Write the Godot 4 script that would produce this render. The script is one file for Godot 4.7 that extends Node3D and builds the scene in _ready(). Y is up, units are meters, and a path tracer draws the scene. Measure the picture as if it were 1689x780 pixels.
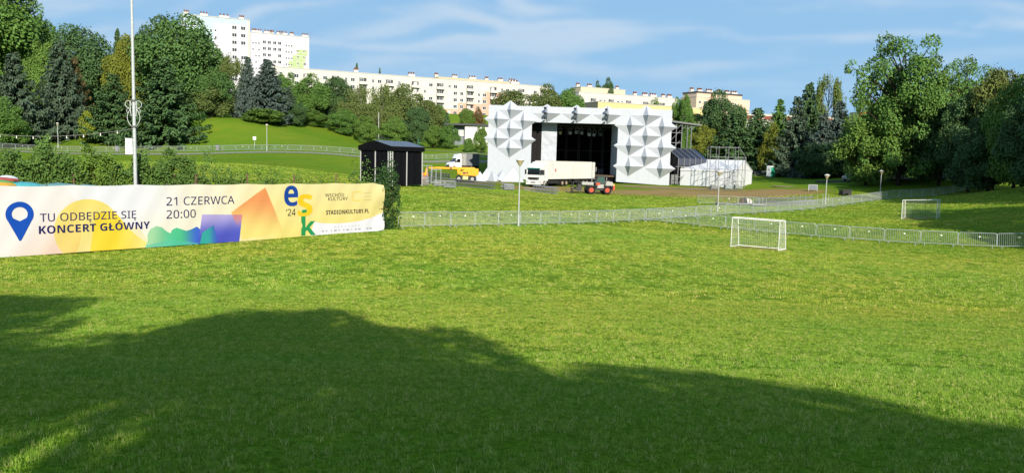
extends Node3D
# A grassy bowl with a concert stage, seen from a shaded rise. Units are metres, y is up, the photograph looks along -z.

const SUN := Vector3(-0.2022, -0.4384, -0.8758)          # the way the sunlight travels
var rng := RandomNumberGenerator.new()
var used := {}
var mats := {}
var meshes := {}

func _ready() -> void:
	rng.seed = 11
	var cam := Camera3D.new()
	cam.name = "camera"
	cam.position = Vector3(0, 5, 0)
	cam.rotation_degrees = Vector3(-5.6233, 0, 1.5)
	cam.fov = 33.4
	cam.near = 0.1
	cam.far = 3000.0
	add_child(cam)
	var env := Environment.new()
	env.background_mode = Environment.BG_SKY
	env.sky = make_sky()
	env.tonemap_mode = Environment.TONE_MAPPER_LINEAR
	env.tonemap_exposure = EXPOSURE
	env.background_energy_multiplier = 1.0
	env.sdfgi_enabled = true
	env.ssao_enabled = true
	env.ssil_enabled = true
	var we := WorldEnvironment.new()
	we.name = "world_environment"
	we.environment = env
	add_child(we)
	var sun := DirectionalLight3D.new()
	sun.name = "sun"
	sun.light_color = Color(1.0, 0.96, 0.885)
	sun.light_energy = 1.6
	sun.light_angular_distance = 0.5
	sun.shadow_enabled = true
	sun.look_at_from_position(Vector3.ZERO, SUN, Vector3.UP)
	add_child(sun)
	solve_ground()
	build_ground()
	build_grass()
	build_paths()
	build_trees()
	build_buildings()
	build_stage()
	build_side_stage()
	build_tent()
	build_sound_tower()
	build_banner()
	build_hedge()
	build_barriers()
	build_lamps()
	build_truck()
	build_van()
	build_boom_lift()
	build_telehandler()
	build_goals()
	build_yard()
	build_cars()

const EXPOSURE := 1.5

# ---------------------------------------------------------------- sky
func make_sky() -> Sky:
	var w := 1536
	var h := 768
	var data := PackedFloat32Array()
	data.resize(w * h * 3)
	var n1 := FastNoiseLite.new()
	n1.seed = 5
	n1.noise_type = FastNoiseLite.TYPE_SIMPLEX_SMOOTH
	n1.fractal_type = FastNoiseLite.FRACTAL_FBM
	n1.fractal_octaves = 6
	n1.frequency = 1.0
	var n2 := FastNoiseLite.new()
	n2.seed = 21
	n2.noise_type = FastNoiseLite.TYPE_SIMPLEX_SMOOTH
	n2.fractal_octaves = 3
	n2.frequency = 0.24
	var zen := Vector3(0.085, 0.20, 0.42)
	var mid := Vector3(0.203, 0.368, 0.556)
	var hor := Vector3(0.25, 0.425, 0.58)
	var gnd := Vector3(0.10, 0.14, 0.06)
	var i := 0
	for y in h:
		var el := (0.5 - (y + 0.5) / h) * PI
		var sy := sin(el)
		var cy := cos(el)
		for x in w:
			var c := gnd
			if sy > 0.0:
				var k := sqrt(sy)
				c = hor.lerp(mid, clampf(k / 0.42, 0, 1))
				if k > 0.42:
					c = mid.lerp(zen, clampf((k - 0.42) / 0.58, 0, 1))
				var az := ((x + 0.5) / w - 0.5) * TAU
				var dx := sin(az) * cy
				var dz := -cos(az) * cy
				var q := 1.0 / (sy + 0.10)
				var px := dx * q
				var pz := dz * q
				# thin streaks drawn out along the wind, from the upper left to the lower right
				var a := px * 0.93 + pz * 0.36
				var b := pz * 0.93 - px * 0.36
				var wv := n2.get_noise_2d(a * 1.6, b * 1.6)
				var s := n1.get_noise_2d(a * 0.62 + wv * 1.1, b * 1.9 + wv * 1.5)
				var big := n2.get_noise_2d(a * 0.9 + 40.0, b * 1.5 + 9.0)
				var cov := clampf((s * 1.15 + big * 0.6 + 0.36) * 1.0, 0, 1)
				cov = cov * cov * (3.0 - 2.0 * cov) * 0.62
				cov *= clampf((sy - 0.05) / 0.10, 0.10, 1)
				c = c.lerp(Vector3(0.44, 0.51, 0.585), cov)
			data[i] = c.x
			data[i + 1] = c.y
			data[i + 2] = c.z
			i += 3
	var im := Image.create_from_data(w, h, false, Image.FORMAT_RGBF, data.to_byte_array())
	var pm := PanoramaSkyMaterial.new()
	pm.panorama = ImageTexture.create_from_image(im)
	var s := Sky.new()
	s.sky_material = pm
	return s

# ---------------------------------------------------------------- helpers
class MB:
	# collects triangles; each is wound clockwise seen from its front
	var v := PackedVector3Array()
	var n := PackedVector3Array()
	var c := PackedColorArray()
	var uv := PackedVector2Array()
	var col := Color.WHITE
	var xf := Transform3D.IDENTITY
	func tri(a: Vector3, b: Vector3, d: Vector3) -> void:
		a = xf * a
		b = xf * b
		d = xf * d
		var m := (d - a).cross(b - a).normalized()
		v.append(a); v.append(b); v.append(d)
		n.append(m); n.append(m); n.append(m)
		c.append(col); c.append(col); c.append(col)
	func tri_out(a: Vector3, b: Vector3, d: Vector3, out: Vector3) -> void:
		if (d - a).cross(b - a).dot(out) >= 0.0:
			tri(a, b, d)
		else:
			tri(a, d, b)
	func quad_out(a: Vector3, b: Vector3, d: Vector3, e: Vector3, out: Vector3) -> void:
		tri_out(a, b, d, out)
		tri_out(a, d, e, out)
	func hexa(p: Array) -> void:
		# eight corners: the four of the bottom in a ring, then the four above them
		var mid := Vector3.ZERO
		for q in p:
			mid += q / 8.0
		for f in [[0, 1, 2, 3], [4, 5, 6, 7], [0, 1, 5, 4], [1, 2, 6, 5], [2, 3, 7, 6], [3, 0, 4, 7]]:
			var fc: Vector3 = (p[f[0]] + p[f[1]] + p[f[2]] + p[f[3]]) / 4.0
			quad_out(p[f[0]], p[f[1]], p[f[2]], p[f[3]], fc - mid)
	func box(at: Vector3, size: Vector3) -> void:
		var s := size / 2.0
		hexa([at + Vector3(-s.x, -s.y, -s.z), at + Vector3(s.x, -s.y, -s.z), at + Vector3(s.x, -s.y, s.z), at + Vector3(-s.x, -s.y, s.z),
			at + Vector3(-s.x, s.y, -s.z), at + Vector3(s.x, s.y, -s.z), at + Vector3(s.x, s.y, s.z), at + Vector3(-s.x, s.y, s.z)])
	func span(lo: Vector3, hi: Vector3) -> void:
		box((lo + hi) / 2.0, hi - lo)
	func cone(a: Vector3, b: Vector3, ra: float, rb: float, sides := 6, caps := true) -> void:
		var d := (b - a).normalized()
		var u := d.cross(Vector3.RIGHT if absf(d.x) < 0.8 else Vector3.UP).normalized()
		var w := d.cross(u)
		for k in sides:
			var t0 := TAU * k / sides
			var t1 := TAU * (k + 1) / sides
			var e0 := u * cos(t0) + w * sin(t0)
			var e1 := u * cos(t1) + w * sin(t1)
			quad_out(a + e0 * ra, a + e1 * ra, b + e1 * rb, b + e0 * rb, e0 + e1)
			if caps:
				tri_out(a, a + e0 * ra, a + e1 * ra, -d)
				tri_out(b, b + e0 * rb, b + e1 * rb, d)
	func tube(pts: Array, r: float, sides := 5) -> void:
		for k in pts.size() - 1:
			cone(pts[k], pts[k + 1], r, r, sides, true)
	func lathe(prof: Array, at: Vector3, sides := 10) -> void:
		# profile of (radius, height)
		for k in prof.size() - 1:
			var p: Vector2 = prof[k]
			var q: Vector2 = prof[k + 1]
			for j in sides:
				var t0 := TAU * j / sides
				var t1 := TAU * (j + 1) / sides
				var e0 := Vector3(cos(t0), 0, sin(t0))
				var e1 := Vector3(cos(t1), 0, sin(t1))
				var out := (e0 + e1) * (q.y - p.y) * 0.5 + Vector3.UP * (p.x - q.x)
				quad_out(at + e0 * p.x + Vector3.UP * p.y, at + e1 * p.x + Vector3.UP * p.y, at + e1 * q.x + Vector3.UP * q.y, at + e0 * q.x + Vector3.UP * q.y, out)
	func prism(poly: PackedVector2Array, z0: float, z1: float) -> void:
		# the outline in x and y, drawn out along z
		var ix := Geometry2D.triangulate_polygon(poly)
		for k in range(0, ix.size(), 3):
			var a := poly[ix[k]]
			var b := poly[ix[k + 1]]
			var d := poly[ix[k + 2]]
			tri_out(Vector3(a.x, a.y, z0), Vector3(b.x, b.y, z0), Vector3(d.x, d.y, z0), Vector3(0, 0, z0 - z1))
			tri_out(Vector3(a.x, a.y, z1), Vector3(b.x, b.y, z1), Vector3(d.x, d.y, z1), Vector3(0, 0, z1 - z0))
		var area := 0.0
		for k in poly.size():
			area += poly[k].cross(poly[(k + 1) % poly.size()])
		for k in poly.size():
			var a := poly[k]
			var b := poly[(k + 1) % poly.size()]
			var e := (b - a) * signf(area)
			quad_out(Vector3(a.x, a.y, z0), Vector3(b.x, b.y, z0), Vector3(b.x, b.y, z1), Vector3(a.x, a.y, z1), Vector3(e.y, -e.x, 0))
	func ball(at: Vector3, r: Vector3, rings := 5, sides := 8) -> void:
		for k in rings:
			var p0 := PI * k / rings - PI / 2
			var p1 := PI * (k + 1) / rings - PI / 2
			for j in sides:
				var t0 := TAU * j / sides
				var t1 := TAU * (j + 1) / sides
				var q := [Vector3(cos(t0) * cos(p0), sin(p0), sin(t0) * cos(p0)), Vector3(cos(t1) * cos(p0), sin(p0), sin(t1) * cos(p0)), Vector3(cos(t1) * cos(p1), sin(p1), sin(t1) * cos(p1)), Vector3(cos(t0) * cos(p1), sin(p1), sin(t0) * cos(p1))]
				var o: Vector3 = q[0] + q[1] + q[2] + q[3]
				if k > 0:
					tri_out(at + q[0] * r, at + q[1] * r, at + q[2] * r, o)
				if k < rings - 1:
					tri_out(at + q[0] * r, at + q[2] * r, at + q[3] * r, o)
	func leaf(p: Vector3, d: Vector3, m: Vector3, l: float, w: float, fold := 0.25) -> void:
		# a folded kite from p along d, its face towards m
		var s := d.cross(m).normalized()
		var q := p + d * l * 0.45 + m * w * fold
		tri(p, q + s * w, p + d * l)
		tri(p, p + d * l, q - s * w)
	func mesh() -> ArrayMesh:
		var a := []
		a.resize(Mesh.ARRAY_MAX)
		a[Mesh.ARRAY_VERTEX] = v
		a[Mesh.ARRAY_NORMAL] = n
		a[Mesh.ARRAY_COLOR] = c
		if uv.size() == v.size():
			a[Mesh.ARRAY_TEX_UV] = uv
		var m := ArrayMesh.new()
		m.add_surface_from_arrays(Mesh.PRIMITIVE_TRIANGLES, a)
		return m

func lin(r: float, g: float, b: float) -> Color:
	return Color(r, g, b).linear_to_srgb()

func mat(key: String, c: Color, rough := 0.8, metal := 0.0) -> StandardMaterial3D:
	# one material a key; c is a linear base colour
	if not mats.has(key):
		var m := StandardMaterial3D.new()
		m.resource_name = key
		m.albedo_color = c.linear_to_srgb()
		m.roughness = rough
		m.metallic = metal
		if rough >= 0.7:
			m.metallic_specular = 0.2
		m.vertex_color_use_as_albedo = true
		mats[key] = m
	return mats[key]

func noise_tex(key: String, freq: float, lo: Color, hi: Color, size := 512, octaves := 5) -> Texture2D:
	if not meshes.has("tex_" + key):
		var fn := FastNoiseLite.new()
		fn.seed = key.hash() % 1000
		fn.frequency = freq
		fn.fractal_octaves = octaves
		var im := fn.get_seamless_image(size, size)
		im.convert(Image.FORMAT_RGB8)
		for y in size:
			for x in size:
				im.set_pixel(x, y, lo.lerp(hi, im.get_pixel(x, y).r))
		meshes["tex_" + key] = ImageTexture.create_from_image(im)
	return meshes["tex_" + key]

func worn(key: String, c: Color, rough := 0.8, metal := 0.0, scale := 0.5, depth := 0.25) -> StandardMaterial3D:
	# like mat(), with a blotchy grain in the object's own axes
	if not mats.has(key):
		var m := mat(key, c, rough, metal)
		m.albedo_texture = noise_tex("wear%d" % int(depth * 100), 0.02, Color(1, 1, 1) * (1.0 - depth), Color.WHITE, 256)
		m.uv1_triplanar = true
		m.uv1_scale = Vector3.ONE * scale
	return mats[key]

func numbered(called: String) -> String:
	var k: int = used.get(called, 0)
	used[called] = k + 1
	return called if k == 0 else "%s_%03d" % [called, k]

func thing(called: String, label: String, category: String, at := Vector3.ZERO, turn := 0.0, group := "") -> Node3D:
	var o := Node3D.new()
	o.name = numbered(called)
	add_child(o)
	o.position = at
	o.rotation.y = turn
	tag(o, label, category, group)
	return o

func tag(o: Node, label: String, category: String, group := "") -> void:
	o.set_meta("label", label)
	o.set_meta("category", category)
	if group:
		o.set_meta("group", group)

func part(parent: Node, called: String, mb: Variant, m: Material, xf := Transform3D.IDENTITY) -> MeshInstance3D:
	var o := MeshInstance3D.new()
	o.name = called
	o.mesh = mb.mesh() if mb is MB else mb
	o.material_override = m
	o.transform = xf
	parent.add_child(o, true)
	return o

func structure(called: String, mb: Variant, m: Material) -> MeshInstance3D:
	var o := part(self, numbered(called), mb, m)
	o.set_meta("kind", "structure")
	return o

func pole(parent: Node, called: String, a: Vector3, b: Vector3, r: float, m: Material) -> MeshInstance3D:
	# a round bar between two points, all sharing one mesh
	if not meshes.has("bar"):
		var q := MB.new()
		q.cone(Vector3.ZERO, Vector3.UP, 1, 1, 7)
		meshes.bar = q.mesh()
	var y := b - a
	var x := y.cross(Vector3.FORWARD if absf(y.normalized().z) < 0.8 else Vector3.RIGHT).normalized()
	return part(parent, called, meshes.bar, m, Transform3D(Basis(x * r, y, x.cross(y).normalized() * r), a))

func copy(o: Node3D, at: Vector3, turn: float, label: String) -> Node3D:
	var r: Node3D = o.duplicate()
	r.name = numbered(String(o.name).rstrip("0123456789_"))
	add_child(r)
	r.position = at
	r.rotation.y = turn
	r.set_meta("label", label)
	return r

const ORD := ["first", "second", "third", "fourth", "fifth", "sixth", "seventh", "eighth", "ninth", "tenth", "eleventh", "twelfth", "thirteenth", "fourteenth", "fifteenth", "sixteenth", "seventeenth", "eighteenth", "nineteenth", "twentieth"]
func nth(k: int) -> String:
	if k < 20:
		return ORD[k]
	var tens := ["twent", "thirt", "fort", "fift"]
	return tens[(k + 1) / 10 - 2] + ("ieth" if k % 10 == 9 else "y-" + ORD[k % 10])

# ---------------------------------------------------------------- ground
var ctl := []            # (x, distance, height) that the ground passes through
var wgt := PackedFloat64Array()
var lat := PackedFloat32Array()
const LX0 := -212.0
const LD0 := -68.0
const LS := 4.0
const LNX := 107
const LND := 86

func ph(r2: float) -> float:
	return 0.5 * r2 * log(r2) if r2 > 1e-9 else 0.0

func solve_ground() -> void:
	ctl = GROUND_POINTS
	var n := ctl.size()
	var m := n + 3
	var a := []
	for i in n:
		var row := PackedFloat64Array()
		row.resize(m + 1)
		for j in n:
			var dx: float = ctl[i][0] - ctl[j][0]
			var dd: float = ctl[i][1] - ctl[j][1]
			row[j] = ph(dx * dx + dd * dd)
		row[i] += 2.0
		row[n] = 1.0
		row[n + 1] = ctl[i][0]
		row[n + 2] = ctl[i][1]
		row[m] = ctl[i][2]
		a.append(row)
	for k in 3:
		var row := PackedFloat64Array()
		row.resize(m + 1)
		for j in n:
			row[j] = 1.0 if k == 0 else ctl[j][k - 1]
		a.append(row)
	for i in m:                                            # Gauss with row pivots
		var best := i
		for r in range(i, m):
			if absf(a[r][i]) > absf(a[best][i]):
				best = r
		var t = a[i]
		a[i] = a[best]
		a[best] = t
		var pr: PackedFloat64Array = a[i]
		for r in range(i + 1, m):
			var row: PackedFloat64Array = a[r]
			var f := row[i] / pr[i]
			if f != 0.0:
				for c in range(i, m + 1):
					row[c] -= f * pr[c]
				a[r] = row
	wgt.resize(m)
	for i in range(m - 1, -1, -1):
		var s: float = a[i][m]
		for c in range(i + 1, m):
			s -= a[i][c] * wgt[c]
		wgt[i] = s / a[i][i]
	lat.resize(LNX * LND)
	for j in LND:
		for i in LNX:
			lat[j * LNX + i] = spline(LX0 + i * LS, LD0 + j * LS)

func spline(x: float, d: float) -> float:
	var n := ctl.size()
	var s := wgt[n] + wgt[n + 1] * x + wgt[n + 2] * d
	for k in n:
		var p: Array = ctl[k]
		var dx: float = x - p[0]
		var dd: float = d - p[1]
		var r2 := dx * dx + dd * dd
		if r2 > 1e-9:
			s += wgt[k] * 0.5 * r2 * log(r2)
	return s

func H(x: float, z: float) -> float:
	# height of the ground
	var fx := (x - LX0) / LS
	var fd := (-z - LD0) / LS
	var i := int(fx)
	var j := int(fd)
	if fx < 1.0 or fd < 1.0 or i > LNX - 3 or j > LND - 3:
		return spline(x, -z)
	var u := fx - i
	var w := fd - j
	var rows := [0.0, 0.0, 0.0, 0.0]
	for k in 4:
		var o := (j - 1 + k) * LNX + i
		rows[k] = cubic_interpolate(lat[o], lat[o + 1], lat[o - 1], lat[o + 2], u)
	return cubic_interpolate(rows[1], rows[2], rows[0], rows[3], w)

func G(x: float, z: float, up := 0.0) -> Vector3:
	return Vector3(x, H(x, z) + up, z)

var soil := FastNoiseLite.new()
var soil2 := FastNoiseLite.new()

func near(x: float, d: float, cx: float, cd: float, rx: float, rd: float) -> float:
	var q := Vector2((x - cx) / rx, (d - cd) / rd).length()
	return clampf(1.6 - 1.6 * q, 0, 1)

func wornness(x: float, d: float) -> float:
	# 0 fresh grass, 1 bare earth: what was driven over and trodden on
	var t := 0.0
	for p in BARE:
		t = maxf(t, near(x, d, p[0], p[1], p[2], p[3]) * p[4])
	return clampf(t * (0.75 + soil.get_noise_2d(x * 3.0, d * 3.0) * 0.9), 0, 1)

# x, distance, half widths, strength
const BARE := [[31.0, 119.5, 15.0, 10.5, 1.7], [21.0, 117.0, 12.0, 8.0, 1.2], [40.0, 121.0, 9.0, 8.0, 1.7], [8.0, 118.0, 14.0, 7.0, 1.05], [-6.0, 127.0, 9.0, 6.0, 0.7], [16.2, 51.9, 2.3, 1.0, 1.35], [-1.0, 100.0, 16.0, 6.0, 0.25], [25.0, 131.0, 14.0, 4.0, 1.3], [-14.5, 42.5, 2.5, 3.0, 0.3], [39.8, 77.6, 2.4, 1.1, 1.0], [-69.0, 163.0, 4.0, 3.0, 0.7]]

func grass_tone(x: float, d: float) -> Color:
	# a multiplier round 1 for how green or dry the sward is
	var a := soil.get_noise_2d(x, d)
	var b := soil2.get_noise_2d(x, d)
	var e := soil2.get_noise_2d(x * 0.55 + 50.0, d * 2.3)
	var dry := clampf(0.45 + a * 0.5 + b * 0.35 + e * 0.3, 0, 1)
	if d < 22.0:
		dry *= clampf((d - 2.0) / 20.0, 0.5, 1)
	var c := Color(0.72, 0.98, 0.80).lerp(Color(1.26, 1.10, 1.0), dry)
	var w := wornness(x, d)
	return c.lerp(Color(1.5, 0.95, 2.0), clampf(w * 1.2, 0, 0.85))

func build_ground() -> void:
	soil.seed = 3
	soil.frequency = 0.045
	soil.fractal_octaves = 4
	soil2.seed = 8
	soil2.frequency = 0.35
	soil2.fractal_octaves = 3
	var nx := 230
	var nd := 380
	var xs := PackedFloat32Array()
	var ds := PackedFloat32Array()
	for i in nx + 1:
		xs.append(34.0 * sinh(lerpf(-3.75, 3.75, i / float(nx))))
	for j in nd + 1:
		ds.append(15.0 + 30.0 * sinh(lerpf(-1.75, 4.3, j / float(nd))))
	var v := PackedVector3Array()
	var c := PackedColorArray()
	for j in nd + 1:
		for i in nx + 1:
			var x := xs[i]
			var d := ds[j]
			v.append(Vector3(x, H(x, -d), -d))
			var tone := grass_tone(x, d)
			var w := wornness(x, d)
			var g := Color(0.20, 0.29, 0.036)
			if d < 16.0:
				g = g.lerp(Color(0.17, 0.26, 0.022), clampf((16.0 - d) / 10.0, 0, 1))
			var k := Color(g.r * tone.r, g.g * tone.g, g.b * tone.b)
			k = k.lerp(Color(0.46, 0.30, 0.17), clampf(w * 1.5 - 0.35, 0, 0.95))
			c.append(k)
	var n := PackedVector3Array()
	n.resize(v.size())
	var ix := PackedInt32Array()
	for j in nd:
		for i in nx:
			var p := j * (nx + 1) + i
			# x grows to the right, d away from the eye: seen from above clockwise
			ix.append_array(PackedInt32Array([p, p + nx + 1, p + nx + 2, p, p + nx + 2, p + 1]))
	for j in nd + 1:
		for i in nx + 1:
			var p := j * (nx + 1) + i
			var l := v[p - 1] if i > 0 else v[p]
			var r := v[p + 1] if i < nx else v[p]
			var b := v[p - nx - 1] if j > 0 else v[p]
			var f := v[p + nx + 1] if j < nd else v[p]
			n[p] = (r - l).cross(b - f).normalized() * -1.0
			if n[p].y < 0:
				n[p] = -n[p]
	var a := []
	a.resize(Mesh.ARRAY_MAX)
	a[Mesh.ARRAY_VERTEX] = v
	a[Mesh.ARRAY_NORMAL] = n
	a[Mesh.ARRAY_COLOR] = c
	a[Mesh.ARRAY_INDEX] = ix
	var m := ArrayMesh.new()
	m.add_surface_from_arrays(Mesh.PRIMITIVE_TRIANGLES, a)
	var gm := StandardMaterial3D.new()
	gm.resource_name = "lawn"
	gm.vertex_color_use_as_albedo = true
	gm.albedo_texture = noise_tex("lawn", 0.05, Color(0.62, 0.66, 0.5), Color(1.0, 1.0, 1.0), 1024, 6)
	gm.uv1_triplanar = true
	gm.uv1_world_triplanar = true
	gm.uv1_scale = Vector3.ONE * 0.23
	gm.roughness = 1.0
	gm.metallic_specular = 0.1
	gm.heightmap_enabled = true
	gm.heightmap_texture = noise_tex("lawn", 0.05, Color.BLACK, Color.WHITE)
	gm.heightmap_scale = 12.0
	structure("ground", m, gm)

func grass_patch(size: float, count: int, lo: float, hi: float, wide: float, bends: bool) -> ArrayMesh:
	# blades stand in small tufts that share a height and a tone
	var q := MB.new()
	var tuft := Vector3.ZERO
	var tone := Color.WHITE
	var high := 1.0
	var spread := clampf(wide * 5.0, 0.012, 0.07)
	for k in count:
		if k % 9 == 0:
			tuft = Vector3(rng.randf_range(-size, size) / 2, -0.01, rng.randf_range(-size, size) / 2)
			high = rng.randf_range(0.35, 1.25)
			var g := rng.randf()
			tone = Color(0.14, 0.24, 0.022).lerp(Color(0.44, 0.50, 0.085), g)
			if rng.randf() < 0.10:
				tone = Color(0.62, 0.50, 0.20)
		var p := tuft + Vector3(rng.randfn(0, spread), 0, rng.randfn(0, spread))
		var a := rng.randf() * TAU
		var lean := Vector3(cos(a), 0, sin(a))
		var s := lean.cross(Vector3.UP) if rng.randf() < 0.5 else lean.rotated(Vector3.UP, rng.randf() * TAU)
		var h := lerpf(lo, hi, rng.randf()) * high
		var w := wide * rng.randf_range(0.6, 1.3)
		var v := rng.randf_range(0.85, 1.15)
		q.col = Color(tone.r * v, tone.g * v, tone.b * v)
		var l := rng.randf_range(0.15, 0.9) * h
		if bends:
			var m := p + Vector3.UP * h * 0.62 + lean * l * 0.3
			q.tri(p - s * w, p + s * w, m + s * w * 0.7)
			q.tri(p - s * w, m + s * w * 0.7, m - s * w * 0.7)
			q.tri(m - s * w * 0.7, m + s * w * 0.7, p + Vector3.UP * h * 0.95 + lean * l)
		else:
			q.tri(p - s * w, p + s * w, p + Vector3.UP * h + lean * l)
	return q.mesh()

func build_grass() -> void:
	var gm := StandardMaterial3D.new()
	gm.resource_name = "grass_blade"
	gm.vertex_color_use_as_albedo = true
	gm.roughness = 0.65
	gm.metallic_specular = 0.25
	gm.cull_mode = BaseMaterial3D.CULL_DISABLED
	gm.backlight_enabled = true
	gm.backlight = Color(0.8, 0.8, 0.8)
	# step, from, to, blades, heights, half width
	var bands := [[0.30, 2.6, 10.0, 800, 0.02, 0.048, 0.0018, true], [0.42, 10.0, 26.0, 560, 0.02, 0.055, 0.0036, false], [0.9, 26.0, 62.0, 560, 0.025, 0.08, 0.010, false], [1.9, 62.0, 116.0, 500, 0.03, 0.09, 0.020, false]]
	for band in bands:
		var step: float = band[0]
		var put := [[], [], []]
		var kinds := []
		for k in 3:
			kinds.append(grass_patch(step * 1.5, band[3] * 1, band[4], band[5], band[6], band[7]))
		var d: float = band[1]
		while d < band[2]:
			var half := d * 0.70 + 2.0
			var x := -half
			while x < half:
				var px := x + rng.randf_range(-0.5, 0.5) * step
				var pd := d + rng.randf_range(-0.5, 0.5) * step
				x += step
				var w := wornness(px, pd)
				if rng.randf() < w * 1.1:
					continue
				if pd > 33.0 and px < -8.0 and (px + 21.9) * 0.757 + (33.5 - pd) * 0.653 < 0.1 and pd < 60.0:
					continue
				var up := Vector3(H(px - 0.5, -pd) - H(px + 0.5, -pd), 1.0, H(px, -pd - 0.5) - H(px, -pd + 0.5)).normalized()
				var t := rng.randf() * TAU
				var bx := Vector3(cos(t), 0, sin(t))
				bx = (bx - up * bx.dot(up)).normalized()
				var sc := rng.randf_range(0.85, 1.2)
				var b := Basis(bx * sc, up * sc * rng.randf_range(0.8, 1.25) * (1.0 - 0.4 * w), bx.cross(up) * sc)
				put[rng.randi() % 3].append([Transform3D(b, G(px, -pd)), grass_tone(px, pd)])
			d += step
		for k in 3:
			var mm := MultiMesh.new()
			mm.transform_format = MultiMesh.TRANSFORM_3D
			mm.use_colors = true
			mm.mesh = kinds[k]
			mm.instance_count = put[k].size()
			for i in put[k].size():
				mm.set_instance_transform(i, put[k][i][0])
				mm.set_instance_color(i, put[k][i][1])
			var o := MultiMeshInstance3D.new()
			o.name = numbered("grass")
			o.multimesh = mm
			o.material_override = gm
			o.set_meta("kind", "stuff")
			tag(o, ["coarse shaded grass blades right in front of the camera", "mown lawn grass along the edge of the tree shadow", "sunlit mown grass of the pitch in front of the barriers", "mown grass between the barriers and the stage"][bands.find(band)], "grass", "grass blades of the lawn")
			add_child(o)

func strip(pts: Array, wide: float, up: float) -> MB:
	# a band that follows the ground through points of (x, distance)
	var q := MB.new()
	var fine := []
	for k in pts.size() - 1:
		var a: Vector2 = pts[k]
		var b: Vector2 = pts[k + 1]
		var n := maxi(1, int(a.distance_to(b) / 2.5))
		for i in n:
			fine.append(a.lerp(b, i / float(n)))
	fine.append(pts[-1])
	for k in fine.size() - 1:
		var a: Vector2 = fine[k]
		var b: Vector2 = fine[k + 1]
		var s0: Vector2 = (fine[mini(k + 1, fine.size() - 1)] - fine[maxi(k - 1, 0)]).normalized().orthogonal() * wide / 2
		var s1: Vector2 = (fine[mini(k + 2, fine.size() - 1)] - fine[k]).normalized().orthogonal() * wide / 2
		q.quad_out(G(a.x - s0.x, -a.y + s0.y, up), G(b.x - s1.x, -b.y + s1.y, up), G(b.x + s1.x, -b.y - s1.y, up), G(a.x + s0.x, -a.y - s0.y, up), Vector3.UP)
	return q

func build_paths() -> void:
	var m := worn("path", Color(0.27, 0.29, 0.21), 0.95, 0, 0.3, 0.3)
	structure("path", strip([Vector2(-140, 146.5), Vector2(-97, 146.5), Vector2(-60, 146.8), Vector2(-30, 147.5), Vector2(-22, 154), Vector2(-14, 161.5), Vector2(2, 164)], 2.6, 0.05), m)
	structure("path", strip([Vector2(-34, 187), Vector2(-16, 176), Vector2(0, 172)], 1.0, 0.06), worn("path_worn", Color(0.24, 0.26, 0.14), 0.95, 0, 0.3, 0.3))
	structure("road", strip([Vector2(52, 136), Vector2(63, 131), Vector2(80, 128), Vector2(110, 122)], 5.0, 0.05), worn("asphalt", Color(0.06, 0.06, 0.062), 0.9, 0, 0.5, 0.3))
	structure("path", strip([Vector2(18, 131.2), Vector2(27, 128.5), Vector2(36, 126)], 1.8, 0.05), worn("trackway", Color(0.36, 0.30, 0.22), 0.95, 0, 0.4, 0.3))

# ---------------------------------------------------------------- trees
func rdir() -> Vector3:
	var y := rng.randf_range(-1, 1)
	var a := rng.randf() * TAU
	var r := sqrt(1.0 - y * y)
	return Vector3(r * cos(a), y, r * sin(a))

func leafy_mat(key: String, tint: Color) -> StandardMaterial3D:
	if not mats.has(key):
		var m := mat(key, tint, 0.6)
		m.metallic_specular = 0.3
		m.cull_mode = BaseMaterial3D.CULL_DISABLED
		m.backlight_enabled = true
		m.backlight = Color(0.5, 0.5, 0.5)
	return mats[key]

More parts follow.
